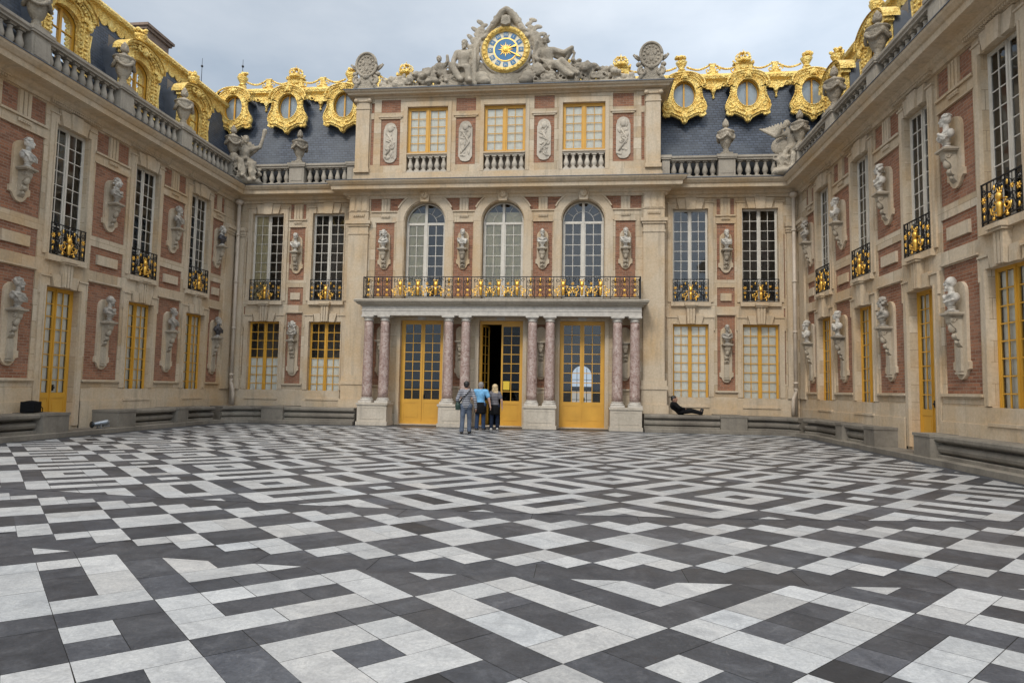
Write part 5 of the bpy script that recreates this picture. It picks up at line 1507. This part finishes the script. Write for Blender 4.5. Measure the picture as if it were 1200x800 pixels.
J1 = stand(step=.14, elL=(-.30,-.06,1.14), haL=(-.26,.10,.95), elR=(.31,-.06,1.13), haR=(.33,.0,.86))
def ex1(t):
    shoes(J1, SHOE, t)
    b = MB(); b.ell((-.27, -.03, .93), (.10, .15, .15), 12, 10); b.box(-.35, -.20, -.15, .09, .80, .97); link('shoulder_bag', b.blob('shoulder_bag', [BAGG], .02, 3), t)
    s = MB(); s.tube([(-.25, -.12, 1.02), (-.13, -.175, 1.18), (.03, -.175, 1.33), (.13, -.13, 1.46), (.14, -.02, 1.50), (.10, .12, 1.42), (-.10, .19, 1.2), (-.25, .10, 1.02)], .018, 6); s.build('bag_strap', SHOE, t)
person('person with short black hair in a striped jersey carrying a dark shoulder bag', (-.60, 21.95, 0), R(4), J1, SKIN,
       [('jersey', STRIPE, ('torso', 'arms'), .018, .02, None), ('trousers', JEANS, ('legs',), .022, .02, lambda c: c.cap(J1['hipL'], J1['hipR'], .135, .135, 12))], (HBLACK, short_hair), ex1)
J2 = stand(step=.06, elL=(-.31,-.03,1.15), haL=(-.22,.16,.98), elR=(.33,-.02,1.14), haR=(.37,.02,.88), w=.215)
def skirt(J, r=.17, z0=.60, z1=1.04):
    return lambda c: (c.lathe([(r*.98, z0), (r*1.12, z0+.05), (r*1.1, z0+.25), (r*.93, z1-.04), (r*.8, z1)], n=16), c.ell((.05, .12, .98), (.09, .07, .06)), c.cap((.05, .14, .95), (.08, .12, .66), .05, .06))
def ex2(t): shoes(J2, SHOE, t)
person('grey haired person in a light blue shirt, black jacket tied at the waist', (-.40, 23.85, 0), R(-8), J2, SKINL,
       [('shirt', BLUE, ('torso', 'sleeves'), .028, .02, None), ('trousers', JEANSD, ('legs',), .022, .02, lambda c: c.cap(J2['hipL'], J2['hipR'], .135, .135, 12)), ('tied_jacket', BLACKC, (), 0, .02, skirt(J2, .20))], (HGREY, short_hair), ex2)
J3 = stand(step=.10, elL=(-.26,.0,1.16), haL=(-.16,.16,1.05), elR=(.27,-.03,1.14), haR=(.29,.03,.89), h=.955, w=.175)
def ex3(t): shoes(J3, SHOEL, t)
person('long haired blond person in a grey print top entering the open door', (.08, 24.2, 0), R(6), J3, SKINL,
       [('top', PATT, ('torso', 'sleeves'), .016, .02, None), ('trousers', NAVY, ('legs',), .020, .02, lambda c: c.cap(J3['hipL'], J3['hipR'], .128, .128, 12)), ('tied_jacket', BLACKC, (), 0, .02, skirt(J3, .175, .56, .98))], (HBLOND, long_hair), ex3, hk=.95)
# the man resting on the bench, legs stretched along it (faces +x)
J4 = dict(pelvis=(.20,0,.13), chest=(-.04,0,.32), head=(-.05,-.02,.58), shL=(-.08,.20,.40), shR=(-.08,-.20,.40), elL=(.10,.27,.26), haL=(.30,.17,.20), elR=(.10,-.27,.26), haR=(.32,-.13,.22),
          hipL=(.22,.09,.12), hipR=(.22,-.09,.12), knL=(.60,.10,.17), knR=(.60,-.08,.14), anL=(.93,.07,.075), anR=(.95,-.05,.075), toL=(.99,.08,.21), toR=(1.01,-.06,.21), palmL=(0,0,-1), palmR=(0,0,-1))
def ex4(t):
    for s in 'LR':
        m = MB(); a = Vector(J4['an'+s]); b = Vector(J4['to'+s]); m.cap(a+Vector((.02, 0, -.02)), b, .052, .044, 10); link('shoe', m.blob('shoe', [SHOE], .012, 2), t)
person('person dressed in black sitting with legs stretched out on the stone bench', (6.86, 25.55, .665), 0, J4, SKIN,
       [('jacket', BLACKC, ('torso', 'arms'), .02, .02, None), ('trousers', BLACKC, ('legs',), .022, .02, lambda c: c.cap(J4['hipL'], J4['hipR'], .13, .13, 12))],
       (HBLACK, lambda h, p: (h.ell(p+Vector((-.02, 0, .045)), (.112, .10, .10), 14, 10), h.ell(p+Vector((-.07, 0, 0)), (.055, .085, .08)))), ex4, facing=PI/2)

# ---------------------------------------------------------------- statues on the roof line
def folds(m, pts, n, spread, r, seed):
    rr = random.Random(seed)
    for _ in range(n):
        m.tube([Vector(p)+Vector((rr.uniform(-spread, spread), rr.uniform(-spread, spread)*.5, rr.uniform(-spread, spread)*.3)) for p in pts], r*rr.uniform(.7, 1.2), 6)
def wing_feathers(m, root, tip, w, n=7, back=.06):
    a, b = Vector(root), Vector(tip); d = b-a; q = Vector((d.z, 0, -d.x)).normalized()*w
    for k in range(n):
        f = k/(n-1); p = a+d*(.15+.25*f); e = a+d*(.55+.45*f)+q*(1-f)*.9
        m.cap(p, e+Vector((0, back*f, 0)), .075, .03, 8)
    m.cap(a, b, .10, .04, 8)
def encrust(m, x0, x1, z0, z1, n, seed, y=-.28, e0=.06, e1=.13):
    r = random.Random(seed)
    for _ in range(n):
        e = r.uniform(e0, e1)
        m.ell((r.uniform(x0, x1), y+r.uniform(-.08, .12), r.uniform(z0, z1)), (e*1.3, e, e*.7), 8, 6, rot=(r.uniform(-1, 1), r.uniform(-1, 1), r.uniform(-1, 1)))
    for _ in range(n//4):
        x, z = r.uniform(x0, x1), r.uniform(z0, z1); m.tube(spiral(x, z, .13, .04, 0, 5.5, y-.1, 10), .035, 6)
def statue(name, label, loc, rz, fn, group=None, vox=.03, scale=1.0):
    t = thing(name, label, 'statue', loc, rz, group)
    m = MB(); h = MB(); fn(m, h)
    o = link('figure', m.blob('figure', [STATUE], vox, 2), t)
    if h.V: link('head', h.blob('head', [STATUE], .016, 1), t)
    t.scale = (scale,)*3
    return t
def victory(m, h):
    m.ell((0, .12, .30), (.55, .42, .34), 12, 8); encrust(m, -.45, .5, .1, .7, 26, 81, -.3); m.ell((.15, -.2, .12), (.5, .35, .15), 12, 8); m.box(-.5, .5, -.4, .5, 0, .10)
    J = dict(pelvis=(0,.05,.80), chest=(0,.0,1.22), head=(.03,-.04,1.62), shL=(-.24,0,1.40), shR=(.24,0,1.40), elL=(-.42,-.05,1.10), haL=(-.36,-.25,.90), elR=(.52,-.05,1.52), haR=(.62,-.08,1.95),
             hipL=(-.13,0,.78), hipR=(.13,0,.78), knL=(-.20,-.46,.78), knR=(.20,-.48,.70), anL=(-.14,-.50,.28), anR=(.26,-.52,.20), toL=(-.14,-.66,.20), toR=(.28,-.68,.12))
    figure(m, J, .02, ('torso', 'arms', 'legs', 'neck', 'feet'), 1.12)
    folds(m, [(-.2, -.1, .95), (-.15, -.42, .82), (-.12, -.52, .4), (-.1, -.5, .15)], 7, .14, .05, 1); folds(m, [(.15, -.1, .95), (.2, -.42, .78), (.22, -.52, .4), (.25, -.5, .12)], 7, .14, .05, 2)
    folds(m, [(-.25, .05, 1.0), (0, -.18, .98), (.27, .05, 1.0)], 4, .06, .05, 3)
    wing_feathers(m, (-.16, .18, 1.25), (-.46, .30, 1.55), .55); wing_feathers(m, (.16, .18, 1.2), (.58, .30, 1.62), -.75)
    m.cap((.62, -.08, 1.95), (.66, -.08, 2.15), .06, .09); m.ell((-.36, -.27, .88), (.16, .12, .2))
    head_parts(h, (.03, -.04, 1.68), 1.1)
statue('statue', 'seated winged stone figure with raised arm on the left roof corner', (-W+.50, D-.50, 10.08), R(38), victory, scale=1.2)
def captive(m, h):
    m.ell((.15, .12, .28), (.5, .42, .34), 12, 8); encrust(m, -.4, .55, .1, .7, 26, 82, -.2); m.box(-.45, .5, -.4, .5, 0, .10); m.ell((-.1, -.22, .12), (.45, .35, .15))
    J = dict(pelvis=(.08,.02,.92), chest=(.16,.0,1.40), head=(-.05,-.05,1.78), shL=(-.08,-.02,1.58), shR=(.40,.02,1.52), elL=(-.34,-.12,1.50), haL=(-.16,-.22,1.72), elR=(.52,.05,1.22), haR=(.44,-.18,1.02),
             hipL=(-.04,0,.90), hipR=(.20,0,.90), knL=(-.10,-.25,.52), knR=(.26,-.42,.62), anL=(-.28,-.22,.14), anR=(.24,-.46,.22), toL=(-.36,-.36,.07), toR=(.2,-.6,.14))
    figure(m, J, .025, ('torso', 'arms', 'legs', 'neck', 'feet'), 1.15)
    folds(m, [(.3, 0, 1.15), (.05, -.2, 1.0), (-.1, -.28, .7), (-.2, -.25, .4)], 8, .12, .05, 4)
    wing_feathers(m, (-.02, .16, 1.30), (-1.02, .22, 2.02), .55, 8); m.ell((-.3, .1, 1.2), (.34, .10, .30), rot=(0, .6, 0))
    head_parts(h, (-.05, -.05, 1.86), 1.1, -.8)
statue('statue', 'twisting stone figure with one outspread wing on the right roof corner', (W-.50, D-.50, 10.08), R(-30), captive, scale=1.12)
def hercules(m, h):
    m.ell((.15, .1, .35), (.62, .45, .40)); m.ell((-.35, 0, .2), (.5, .4, .25)); m.box(-.8, .75, -.40, .40, 0, .12)
    J = dict(pelvis=(.10,.0,.92), chest=(.12,-.04,1.40), head=(.14,-.08,1.84), shL=(-.20,0,1.58), shR=(.44,0,1.58), elL=(-.32,-.05,1.25), haL=(-.28,-.25,1.02), elR=(.56,-.05,1.22), haR=(.55,-.22,.98),
             hipL=(-.04,0,.88), hipR=(.24,0,.88), knL=(-.34,-.42,.86), knR=(.36,-.46,.72), anL=(.02,-.46,.28), anR=(.40,-.42,.2), toL=(.12,-.6,.16), toR=(.5,-.58,.12))
    figure(m, J, .05, ('torso', 'arms', 'legs', 'neck', 'feet'), 1.5)
    folds(m, [(-.2, -.1, .9), (.1, -.32, .85), (.4, -.2, .9)], 5, .1, .05, 5)
    encrust(m, -.75, .7, .1, .55, 30, 51); encrust(m, -.6, -.1, .5, .9, 10, 52, -.1); encrust(m, .45, .95, .2, 1.3, 22, 53, .05)
    m.cap((.60, -.28, .2), (.62, -.16, 1.75), .13, .07, 9); folds(m, [(-.1, .15, 1.1), (-.35, .1, .7), (-.45, 0, .3)], 6, .15, .06, 6)
    head_parts(h, (.14, -.08, 1.92), 1.35, -.1, beard=True)
statue('statue', 'muscular bearded stone figure seated left of the clock holding a club', (-1.90, D+PAV-.02, 14.08), 0, hercules, vox=.032)
def putto(m, h):
    m.ell((.1, .1, .3), (.4, .35, .32)); m.box(-.4, .5, -.3, .3, 0, .10); encrust(m, -.55, .6, .1, .55, 22, 71)
    J = dict(pelvis=(0,0,.70), chest=(-.05,-.04,.98), head=(-.12,-.08,1.22), shL=(-.22,0,1.08), shR=(.14,0,1.08), elL=(-.36,-.1,.90), haL=(-.30,-.25,.75), elR=(.26,-.1,1.18), haR=(.24,-.14,1.42),
             hipL=(-.09,0,.66), hipR=(.1,0,.66), knL=(-.28,-.32,.60), knR=(.2,-.34,.62), anL=(-.40,-.32,.26), anR=(.25,-.34,.24), toL=(-.5,-.42,.2), toR=(.3,-.46,.18))
    figure(m, J, .035, ('torso', 'arms', 'legs', 'neck', 'feet'), 1.05)
    head_parts(h, (-.12, -.08, 1.30), 1.05, .4)
statue('statue', 'small stone child figure with raised arm beside the bearded figure', (-2.72, D+PAV-.02, 14.08), 0, putto, vox=.028)
def mars(m, h):
    m.ell((.1, .1, .32), (.7, .42, .36)); m.ell((.8, .05, .2), (.6, .35, .22)); m.box(-.6, 1.3, -.38, .38, 0, .12)
    J = dict(pelvis=(.05,.0,.88), chest=(-.06,-.04,1.38), head=(-.12,-.08,1.86), shL=(-.38,0,1.54), shR=(.24,0,1.56), elL=(-.52,-.12,1.22), haL=(-.42,-.30,1.02), elR=(.66,-.02,1.42), haR=(.98,-.05,1.62),
             hipL=(-.08,0,.84), hipR=(.2,0,.84), knL=(.30,-.42,.80), knR=(.58,-.36,.92), anL=(.80,-.44,.34), anR=(1.06,-.36,.44), toL=(.98,-.52,.24), toR=(1.24,-.44,.34))
    figure(m, J, .05, ('torso', 'arms', 'legs', 'neck', 'feet'), 1.42)
    encrust(m, -.7, 1.3, .1, .6, 42, 61); encrust(m, -.95, -.35, .3, 1.35, 26, 62, .02); encrust(m, .4, 1.3, .4, .8, 12, 63, .05)
    folds(m, [(-.1, .08, 1.62), (.3, .12, 1.35), (.7, .1, 1.15), (.98, .04, 1.5)], 9, .1, .055, 17)
    folds(m, [(-.3, .05, 1.6), (.1, .1, 1.45), (.55, .08, 1.3), (.95, .04, 1.66)], 7, .07, .05, 7); folds(m, [(.95, 0, 1.68), (1.06, 0, 1.4), (1.0, 0, 1.05)], 4, .05, .045, 8)
    folds(m, [(-.2, -.16, 1.1), (.0, -.24, .9), (.15, -.3, .62)], 6, .12, .05, 9); m.ell((-.42, -.3, .62), (.26, .12, .28))
    head_parts(h, (-.12, -.08, 1.94), 1.3, -.35, helmet=True)
    h.cap((-.12, -.05, 2.10), (-.10, .05, 2.28), .05, .04); h.cap((-.06, .02, 2.12), (.02, .06, 2.26), .045, .03)
statue('statue', 'helmeted stone figure seated right of the clock with outstretched cloaked arm', (1.78, D+PAV-.02, 14.08), 0, mars, vox=.032)
def trophies(label, s):
    def fn(m, h):
        r = random.Random(21 if s < 0 else 34)
        m.box(-1.45, 1.45, -.30, .30, 0, .10)
        for q in range(80):
            x = r.uniform(-1.3, 1.3); f = (1.3-s*x)/2.6       # taller towards the clock
            top = .32+.85*f
            z = r.uniform(.08, top); e = r.uniform(.08, .20)
            m.ell((x, r.uniform(-.22, .15), z), (e, e*r.uniform(.6, 1), e*r.uniform(.5, 1.0)), 9, 7, rot=(r.uniform(-1, 1), r.uniform(-1, 1), r.uniform(-1, 1)))
        for q in range(10):
            x = r.uniform(-1.1, 1.1); f = (1.3-s*x)/2.6; a = r.uniform(-.9, .9); L = .35+.4*f
            m.tube([(x, -.1, .1), (x+L*math.sin(a), -.12, .1+L*math.cos(a))], r.uniform(.03, .055), 7)
            m.ell((x+L*math.sin(a), -.12, .1+L*math.cos(a)), (.09, .06, .12), 8, 6)
        for q in range(6):
            x = r.uniform(-1.1, .9); m.tube(spiral(x, .28, .17, .05, 0, 6, -.22, 12), .05, 6)
        x0 = -s*.75
        m.ell((x0, -.12, .62), (.26, .22, .24)); m.ell((x0, -.30, .55), (.13, .12, .11))
        for q in range(16): a = 2*PI*q/16; m.ell((x0+.27*math.cos(a), -.05, .64+.26*math.sin(a)), (.09, .09, .09), 7, 5)
        for e in (-1, 1): m.ell((x0+e*.09, -.30, .68), (.05, .04, .035), 7, 5); m.ell((x0+e*.2, -.12, .86), (.06, .05, .07), 7, 5)
    statue('stone_trophies', label, (s*4.05, D+PAV-.04, 14.08), 0, fn, vox=.028)
trophies('low heap of carved arms and a lion head left of the clock group', -1)
trophies('low heap of carved arms and a lion head right of the clock group', 1)
def cartouche(label, s):
    t = thing('stone_cartouche', label, 'cartouche', (s*6.0, D+PAV-.02, 14.08), 0)
    m = MB(); E = [(.44*math.cos(2*PI*k/28), 1.16+.52*math.sin(2*PI*k/28)) for k in range(28)]
    m.extr(E, -.12, .14); m.tube([(x, -.13, z) for x, z in E]+[(E[0][0], -.13, E[0][1])], .055, 8)
    m.extr([(-.55, 0), (.55, 0), (.45, .16), (.30, .30), (.26, .70), (-.26, .70), (-.30, .30), (-.45, .16)], -.14, .16)
    for e in (-1, 1):
        m.tube(spiral(e*.36, .44, .19, .05, PI/2, PI/2-e*6.5, -.16, 18), .07, 7); m.tube([(e*.45, -.1, .62), (e*.38, -.12, .3), (e*.5, -.1, .06)], .10, 8)
        m.tube([(e*.46, 0, .98), (e*.60, 0, 1.10), (e*.70, 0, 1.24)], .055, 6); m.ell((e*.56, 0, 1.14), (.12, .08, .06), 8, 6, rot=(0, -e*.7, 0)); m.ell((e*.5, -.05, .78), (.12, .12, .10), 8, 6)
    m.ell((0, -.12, .64), (.15, .12, .13)); m.build('shield', STATUE, t)
    c = MB(); r = random.Random(9)
    for k in range(3): z = 1.0+.0*k; c.ell(((k-1)*.15, -.13, 1.24 if k != 1 else .98), (.075, .03, .10), 8, 6)
    for k in range(14): a = 2*PI*k/14; c.ell((.30*math.cos(a), -.13, 1.16+.36*math.sin(a)), (.05, .03, .05), 7, 5)
    c.build('carved_charge', STATUE, t)
cartouche('oval stone cartouche on the left end of the attic roof', -1); cartouche('oval stone cartouche on the right end of the attic roof', 1)

# ---------------------------------------------------------------- the clock
CK = thing('clock', 'round blue and gold clock in a carved stone frame on the roof', 'clock', (0, D+PAV-.10, 15.68))
circ = lambda r, y, n=48: [(r*math.cos(2*PI*k/n), y, r*math.sin(2*PI*k/n)) for k in range(n+1)]
cz = lambda r, n=48: [(r*math.cos(2*PI*k/n), r*math.sin(2*PI*k/n)) for k in range(n)]
m = MB(); m.extr(cz(1.07), .0, .35); m.box(-1.0, 1.0, -.05, .35, -1.60, -1.03); m.box(-1.0, 1.0, .03, .34, -1.03, -.5); m.tube(circ(1.04, 0), .06, 8)
m.build('stone_surround', STATUE, CK)
def hood(m, h):
    m.tube([(-.80, .05, .62), (-.62, .0, .98), (-.40, -.05, 1.30), (-.18, -.10, 1.60), (0, -.12, 1.70), (.18, -.10, 1.60), (.40, -.05, 1.30), (.62, .0, .98), (.80, .05, .62)], .15, 9)
    m.box(-.5, .5, .02, .3, .9, 1.30); m.ell((0, .1, 1.32), (.36, .14, .34))
    m.ell((0, -.16, 1.22), (.20, .20, .22)); m.extr([(-.2, 1.0), (0, .92), (.2, 1.0), (.2, 1.2), (-.2, 1.2)], -.32, -.1)
    for e in (-1, 1):
        for q in range(22):
            f = q/21; m.ell((e*(.86*(1-f)+.02), -.12+.06*(q % 2), .55+1.17*f**.8+.03*(q % 3)), (.13, .09, .09), 8, 6, rot=(0, e*(.9-.3*(q % 3)), 0))
    r = random.Random(4)
    for q in range(44):
        a = r.uniform(.12, .88)*PI; R_ = r.uniform(1.12, 1.30) if abs(a-PI/2) > .5 else r.uniform(1.3, 1.6)
        m.ell((R_*math.cos(a)*.85, r.uniform(-.1, .1), R_*math.sin(a)), (.10, .10, .09), 8, 6, rot=(0, r.uniform(-1, 1), 0))
    for e in (-1, 1):
        for k in range(7):
            a = R(12+10*k); r0 = Vector((e*(.80+.06*k), .08, .10-.16*k)); d = Vector((e*math.sin(a), 0, math.cos(a)))
            L_ = 1.25-.09*k; m.cap(r0, r0+d*L_, .05, .03, 7)
            for q in range(5): m.ell(tuple(r0+d*(L_*(.45+.13*q))+Vector((e*.07*((-1)**q), -.05, 0))), (.19, .05, .10), 8, 6, rot=(0, -e*a*.6+.4*((-1)**q), 0))
        folds(m, [(e*1.1, .05, .72), (e*1.25, 0, .30), (e*1.22, 0, -.3), (e*1.30, 0, -1.0), (e*1.45, -.05, -1.5)], 6, .09, .07, 12+e)
        m.ell((e*1.0, -.1, -1.25), (.35, .25, .32)); m.ell((e*.85, -.2, -1.42), (.28, .2, .18))
m2 = MB(); hood(m2, None); link('carved_hood', m2.blob('carved_hood', [STATUE], .03, 1), CK)
g = MB(); g.ring(cz(.99), cz(.80), -.10, .02); g.tube(circ(.90, -.10), .085, 10); g.tube(circ(.985, -.06), .035, 6); g.tube(circ(.805, -.08), .03, 6)
for k in range(28): a = 2*PI*k/28; g.ell((.90*math.cos(a), -.17, .90*math.sin(a)), (.075, .05, .05), 8, 6, rot=(0, -a, 0))
g.build('gilt_ring', GOLD, CK)
BLU = m_plain('blue_enamel', (.02,.15,.32), .3, 0, .2, 4); IVORY = m_plain('gilt_cream_dial', (.74,.66,.47), .5, 0, .12, 5)
d = MB(); d.extr(cz(.80), -.03, .01); d.build('dial', IVORY, CK)
d = MB(); d.extr(cz(.47), -.05, -.029); d.build('dial_centre', BLU, CK)
d = MB(); d.ring(cz(.50), cz(.468), -.058, -.028); d.build('dial_rim', GILT, CK)
NUM = ['XII', 'I', 'II', 'III', 'IV', 'V', 'VI', 'VII', 'VIII', 'IX', 'X', 'XI']
for k, tx in enumerate(NUM):
    a = PI/2-2*PI*k/12; T = Matrix.Translation((.645*math.cos(a), -.04, .645*math.sin(a))) @ Matrix.Rotation(-(a-PI/2), 4, 'Y')
    p = MB(); p.extr([(-.092, -.10), (.092, -.10), (.105, 0), (.092, .10), (-.092, .10), (-.105, 0)], -.008, .012, T=T)
    o = p.build('numeral_plate', BLU, CK)
    cu = bpy.data.curves.new('num', 'FONT'); cu.body = tx; cu.size = .15; cu.align_x = 'CENTER'; cu.align_y = 'CENTER'; cu.extrude = .003
    to = bpy.data.objects.new('num', cu); COL.objects.link(to); bpy.context.view_layer.update()
    me = bpy.data.meshes.new_from_object(to.evaluated_get(bpy.context.evaluated_depsgraph_get())); bpy.data.objects.remove(to); bpy.data.curves.remove(cu)
    wd = max(abs(v.co.x) for v in me.vertices); sx = min(1.0, .082/wd)
    me.transform(T @ Matrix.Translation((0, -.012, 0)) @ Matrix.Diagonal((sx, 1, 1, 1)) @ Matrix.Rotation(PI/2, 4, 'X')); me.materials.clear(); me.materials.append(IVORY); me.name = 'numeral'
    link('numeral', me, o)
sg = MB()
for k in range(16):
    a = 2*PI*k/16; L = .33 if k % 2 == 0 else .24
    sg.extr([(.12*math.cos(a+.2), .12*math.sin(a+.2)), (.12*math.cos(a-.2), .12*math.sin(a-.2)), (L*math.cos(a), L*math.sin(a))], -.075, -.052)
sg.ell((0, -.07, 0), (.14, .05, .14)); sg.ell((0, -.125, -.01), (.02, .02, .035), 7, 5)
for e in (-1, 1): sg.ell((e*.05, -.115, .03), (.022, .012, .012), 7, 5)
sg.build('gilt_sun', GILT, CK)
def hand_(name, ang, L, w):
    a = R(90-ang); m = MB()
    m.extr([(-.02, -w), (L*.7, -w*.7), (L*.78, -w*1.8), (L, 0), (L*.78, w*1.8), (L*.7, w*.7), (-.02, w)], -.10, -.082, T=Matrix.Rotation(-a, 4, 'Y')); m.build(name, GILT, CK)
hand_('hour_hand', 70, .50, .028); hand_('minute_hand', 118, .74, .022)

# ---------------------------------------------------------------- small things left about
b = thing('bag', 'black bag left on top of the stone bench at the left edge', 'bag', (-11.42, 16.15, .675), R(20))
m = MB(); m.box(-.17, .17, -.22, .22, .01, .30); m.ell((0, 0, .28), (.16, .21, .05)); link('bag_body', m.blob('bag_body', [BLACKC], .02, 3), b)
m = MB(); m.tube([(.10, .20, .22), (.16, .30, .12), (.14, .36, .015), (.05, .33, .012)], .012, 6); m.build('strap', BLACKC, b)
fl_ = thing('floodlight', 'small grey floodlight standing on the step right of the yellow door', 'floodlight', (-11.15, 18.28, .145), R(-20)); fl_.scale = (.8, .8, .8)
SILV = m_plain('grey_metal', (.30,.32,.34), .35, .7, .2, 8)
m = MB(); m.cap((-.05, -.05, .16), (.10, .28, .22), .085, .11, 14); m.build('lamp_body', SILV, fl_)
m = MB(); m.ell((-.09, -.14, .14), (.13, .06, .13), 14, 10); m.build('lens', m_plain('dark_lens', (.03,.035,.04), .12, .2, .1, 8), fl_)
m = MB(); m.box(-.10, .14, .02, .16, .0, .02); m.box(-.11, -.095, .05, .10, .02, .19); m.box(.115, .13, .05, .10, .02, .2); m.box(-.06, .10, .2, .42, .05, .13); m.build('bracket', SILV, fl_)
def rod(label, x, y, z0, z1):
    t = thing('lightning_rod', label, 'lightning rod', (x, y, z0)); m = MB()
    m.tube([(0, 0, 0), (0, 0, z1-z0)], .022, 6, taper=.4); m.build('mast', IRON, t)
    m = MB(); m.ell((0, 0, (z1-z0)*.80), .06, 8, 6); m.tube([(0, 0, (z1-z0)*.42), (.22, 0, (z1-z0)*.26)], .025, 6); m.build('clamp', IRON, t)
rod('thin iron rod above the back roof beside the first gold vase from the corner', -12.95, 28.62, 15.3, 17.0)
rod('short iron rod behind the gilded corner dormer of the left wing', -15.2, 28.9, 15.3, 17.3)

# ---------------------------------------------------------------- camera
cd = bpy.data.cameras.new('camera'); cam = bpy.data.objects.new('camera', cd); COL.objects.link(cam)
cd.sensor_width = 36; cd.sensor_fit = 'HORIZONTAL'; cd.lens = 36*764.36/1200; cd.clip_start = .05; cd.clip_end = 3000
f = Vector((-.105977, .991787, .0716)).normalized(); rt = Vector((.994324, .105014, .017093)).normalized(); up = rt.cross(f).normalized()
cam.matrix_world = Matrix(((rt.x, up.x, -f.x, 3.2738), (rt.y, up.y, -f.y, 0), (rt.z, up.z, -f.z, 1.55), (0, 0, 0, 1)))
SC.camera = cam

# ---------------------------------------------------------------- overcast daylight
AZ, EL = 198, 44     # bright part of the sky: behind the camera, a little to its left
sd = bpy.data.lights.new('sun', 'SUN'); so = bpy.data.objects.new('sun', sd); COL.objects.link(so)
sd.energy = 1.5; sd.angle = R(13); sd.color = (1.0, .95, .87)
dirv = Vector((math.sin(R(AZ))*math.cos(R(EL)), math.cos(R(AZ))*math.cos(R(EL)), math.sin(R(EL))))
so.rotation_euler = (-dirv).to_track_quat('-Z', 'Y').to_euler()
w = bpy.data.worlds.new('World'); SC.world = w; w.use_nodes = True
nt = w.node_tree; nt.nodes.clear(); N = nt.nodes.new; L = nt.links.new
out = N('ShaderNodeOutputWorld'); bg1 = N('ShaderNodeBackground'); bg2 = N('ShaderNodeBackground'); mx = N('ShaderNodeMixShader')
sky = N('ShaderNodeTexSky'); sky.sky_type = 'NISHITA'; sky.sun_disc = False; sky.sun_elevation = R(EL); sky.sun_rotation = R(AZ); sky.dust_density = 2
L(sky.outputs[0], bg1.inputs[0]); bg1.inputs[1].default_value = .12
tc = N('ShaderNodeTexCoord'); mp = N('ShaderNodeMapping'); mp.inputs['Scale'].default_value = (1, 1, 2.4); L(tc.outputs['Generated'], mp.inputs[0])
nz = N('ShaderNodeTexNoise'); nz.inputs['Scale'].default_value = 2.3; nz.inputs['Detail'].default_value = 7; nz.inputs['Roughness'].default_value = .55; L(mp.outputs[0], nz.inputs['Vector'])
cr = N('ShaderNodeValToRGB'); e = cr.color_ramp.elements; e[0].position = .36; e[0].color = (.32,.42,.54,1); e[1].position = .64; e[1].color = (.58,.655,.745,1); L(nz.outputs['Fac'], cr.inputs[0])
sx = N('ShaderNodeSeparateXYZ'); L(tc.outputs['Generated'], sx.inputs[0])
mr = N('ShaderNodeMapRange'); mr.inputs['From Min'].default_value = .15; mr.inputs['From Max'].default_value = .95; mr.inputs['To Min'].default_value = 1.0; mr.inputs['To Max'].default_value = 1.9; mr.interpolation_type = 'SMOOTHSTEP'
L(sx.outputs[2], mr.inputs[0])
# brighter towards the veiled sun and to the right of the view
dp = N('ShaderNodeVectorMath'); dp.operation = 'DOT_PRODUCT'; L(tc.outputs['Generated'], dp.inputs[0]); dp.inputs[1].default_value = tuple(dirv)
mr2 = N('ShaderNodeMapRange'); mr2.inputs['From Min'].default_value = .1; mr2.inputs['From Max'].default_value = 1.0; mr2.inputs['To Min'].default_value = 1.0; mr2.inputs['To Max'].default_value = 1.9; mr2.interpolation_type = 'SMOOTHSTEP'
L(dp.outputs['Value'], mr2.inputs[0])
mu = N('ShaderNodeMath'); mu.operation = 'MULTIPLY'; L(mr.outputs[0], mu.inputs[0]); L(mr2.outputs[0], mu.inputs[1])
# thinner cloud over the right hand side of the court
mr3 = N('ShaderNodeMapRange'); mr3.inputs['From Min'].default_value = -.45; mr3.inputs['From Max'].default_value = .35; mr3.inputs['To Min'].default_value = .84; mr3.inputs['To Max'].default_value = 1.2; mr3.interpolation_type = 'SMOOTHSTEP'
L(sx.outputs[0], mr3.inputs[0]); mu2 = N('ShaderNodeMath'); mu2.operation = 'MULTIPLY'; L(mu.outputs[0], mu2.inputs[0]); L(mr3.outputs[0], mu2.inputs[1])
wm = N('ShaderNodeMix'); wm.data_type = 'RGBA'; mr4 = N('ShaderNodeMapRange'); mr4.inputs['From Min'].default_value = .3; mr4.inputs['From Max'].default_value = .9; L(sx.outputs[2], mr4.inputs[0])
L(mr4.outputs[0], wm.inputs[0]); L(cr.outputs[0], wm.inputs[6]); wm.inputs[7].default_value = (.58,.575,.56,1); L(wm.outputs[2], bg2.inputs[0]); L(mu2.outputs[0], bg2.inputs[1])
mx.inputs[0].default_value = .85; L(bg1.outputs[0], mx.inputs[1]); L(bg2.outputs[0], mx.inputs[2]); L(mx.outputs[0], out.inputs[0])
vs = SC.view_settings; vs.view_transform = 'Standard'; vs.look = 'None'; vs.gamma = 1; vs.use_curve_mapping = False; vs.exposure = 0.1
SC.render.engine = 'CYCLES'
try: SC.cycles.max_bounces = 6; SC.cycles.transparent_max_bounces = 8; SC.cycles.diffuse_bounces = 3; SC.cycles.glossy_bounces = 3
except Exception: pass
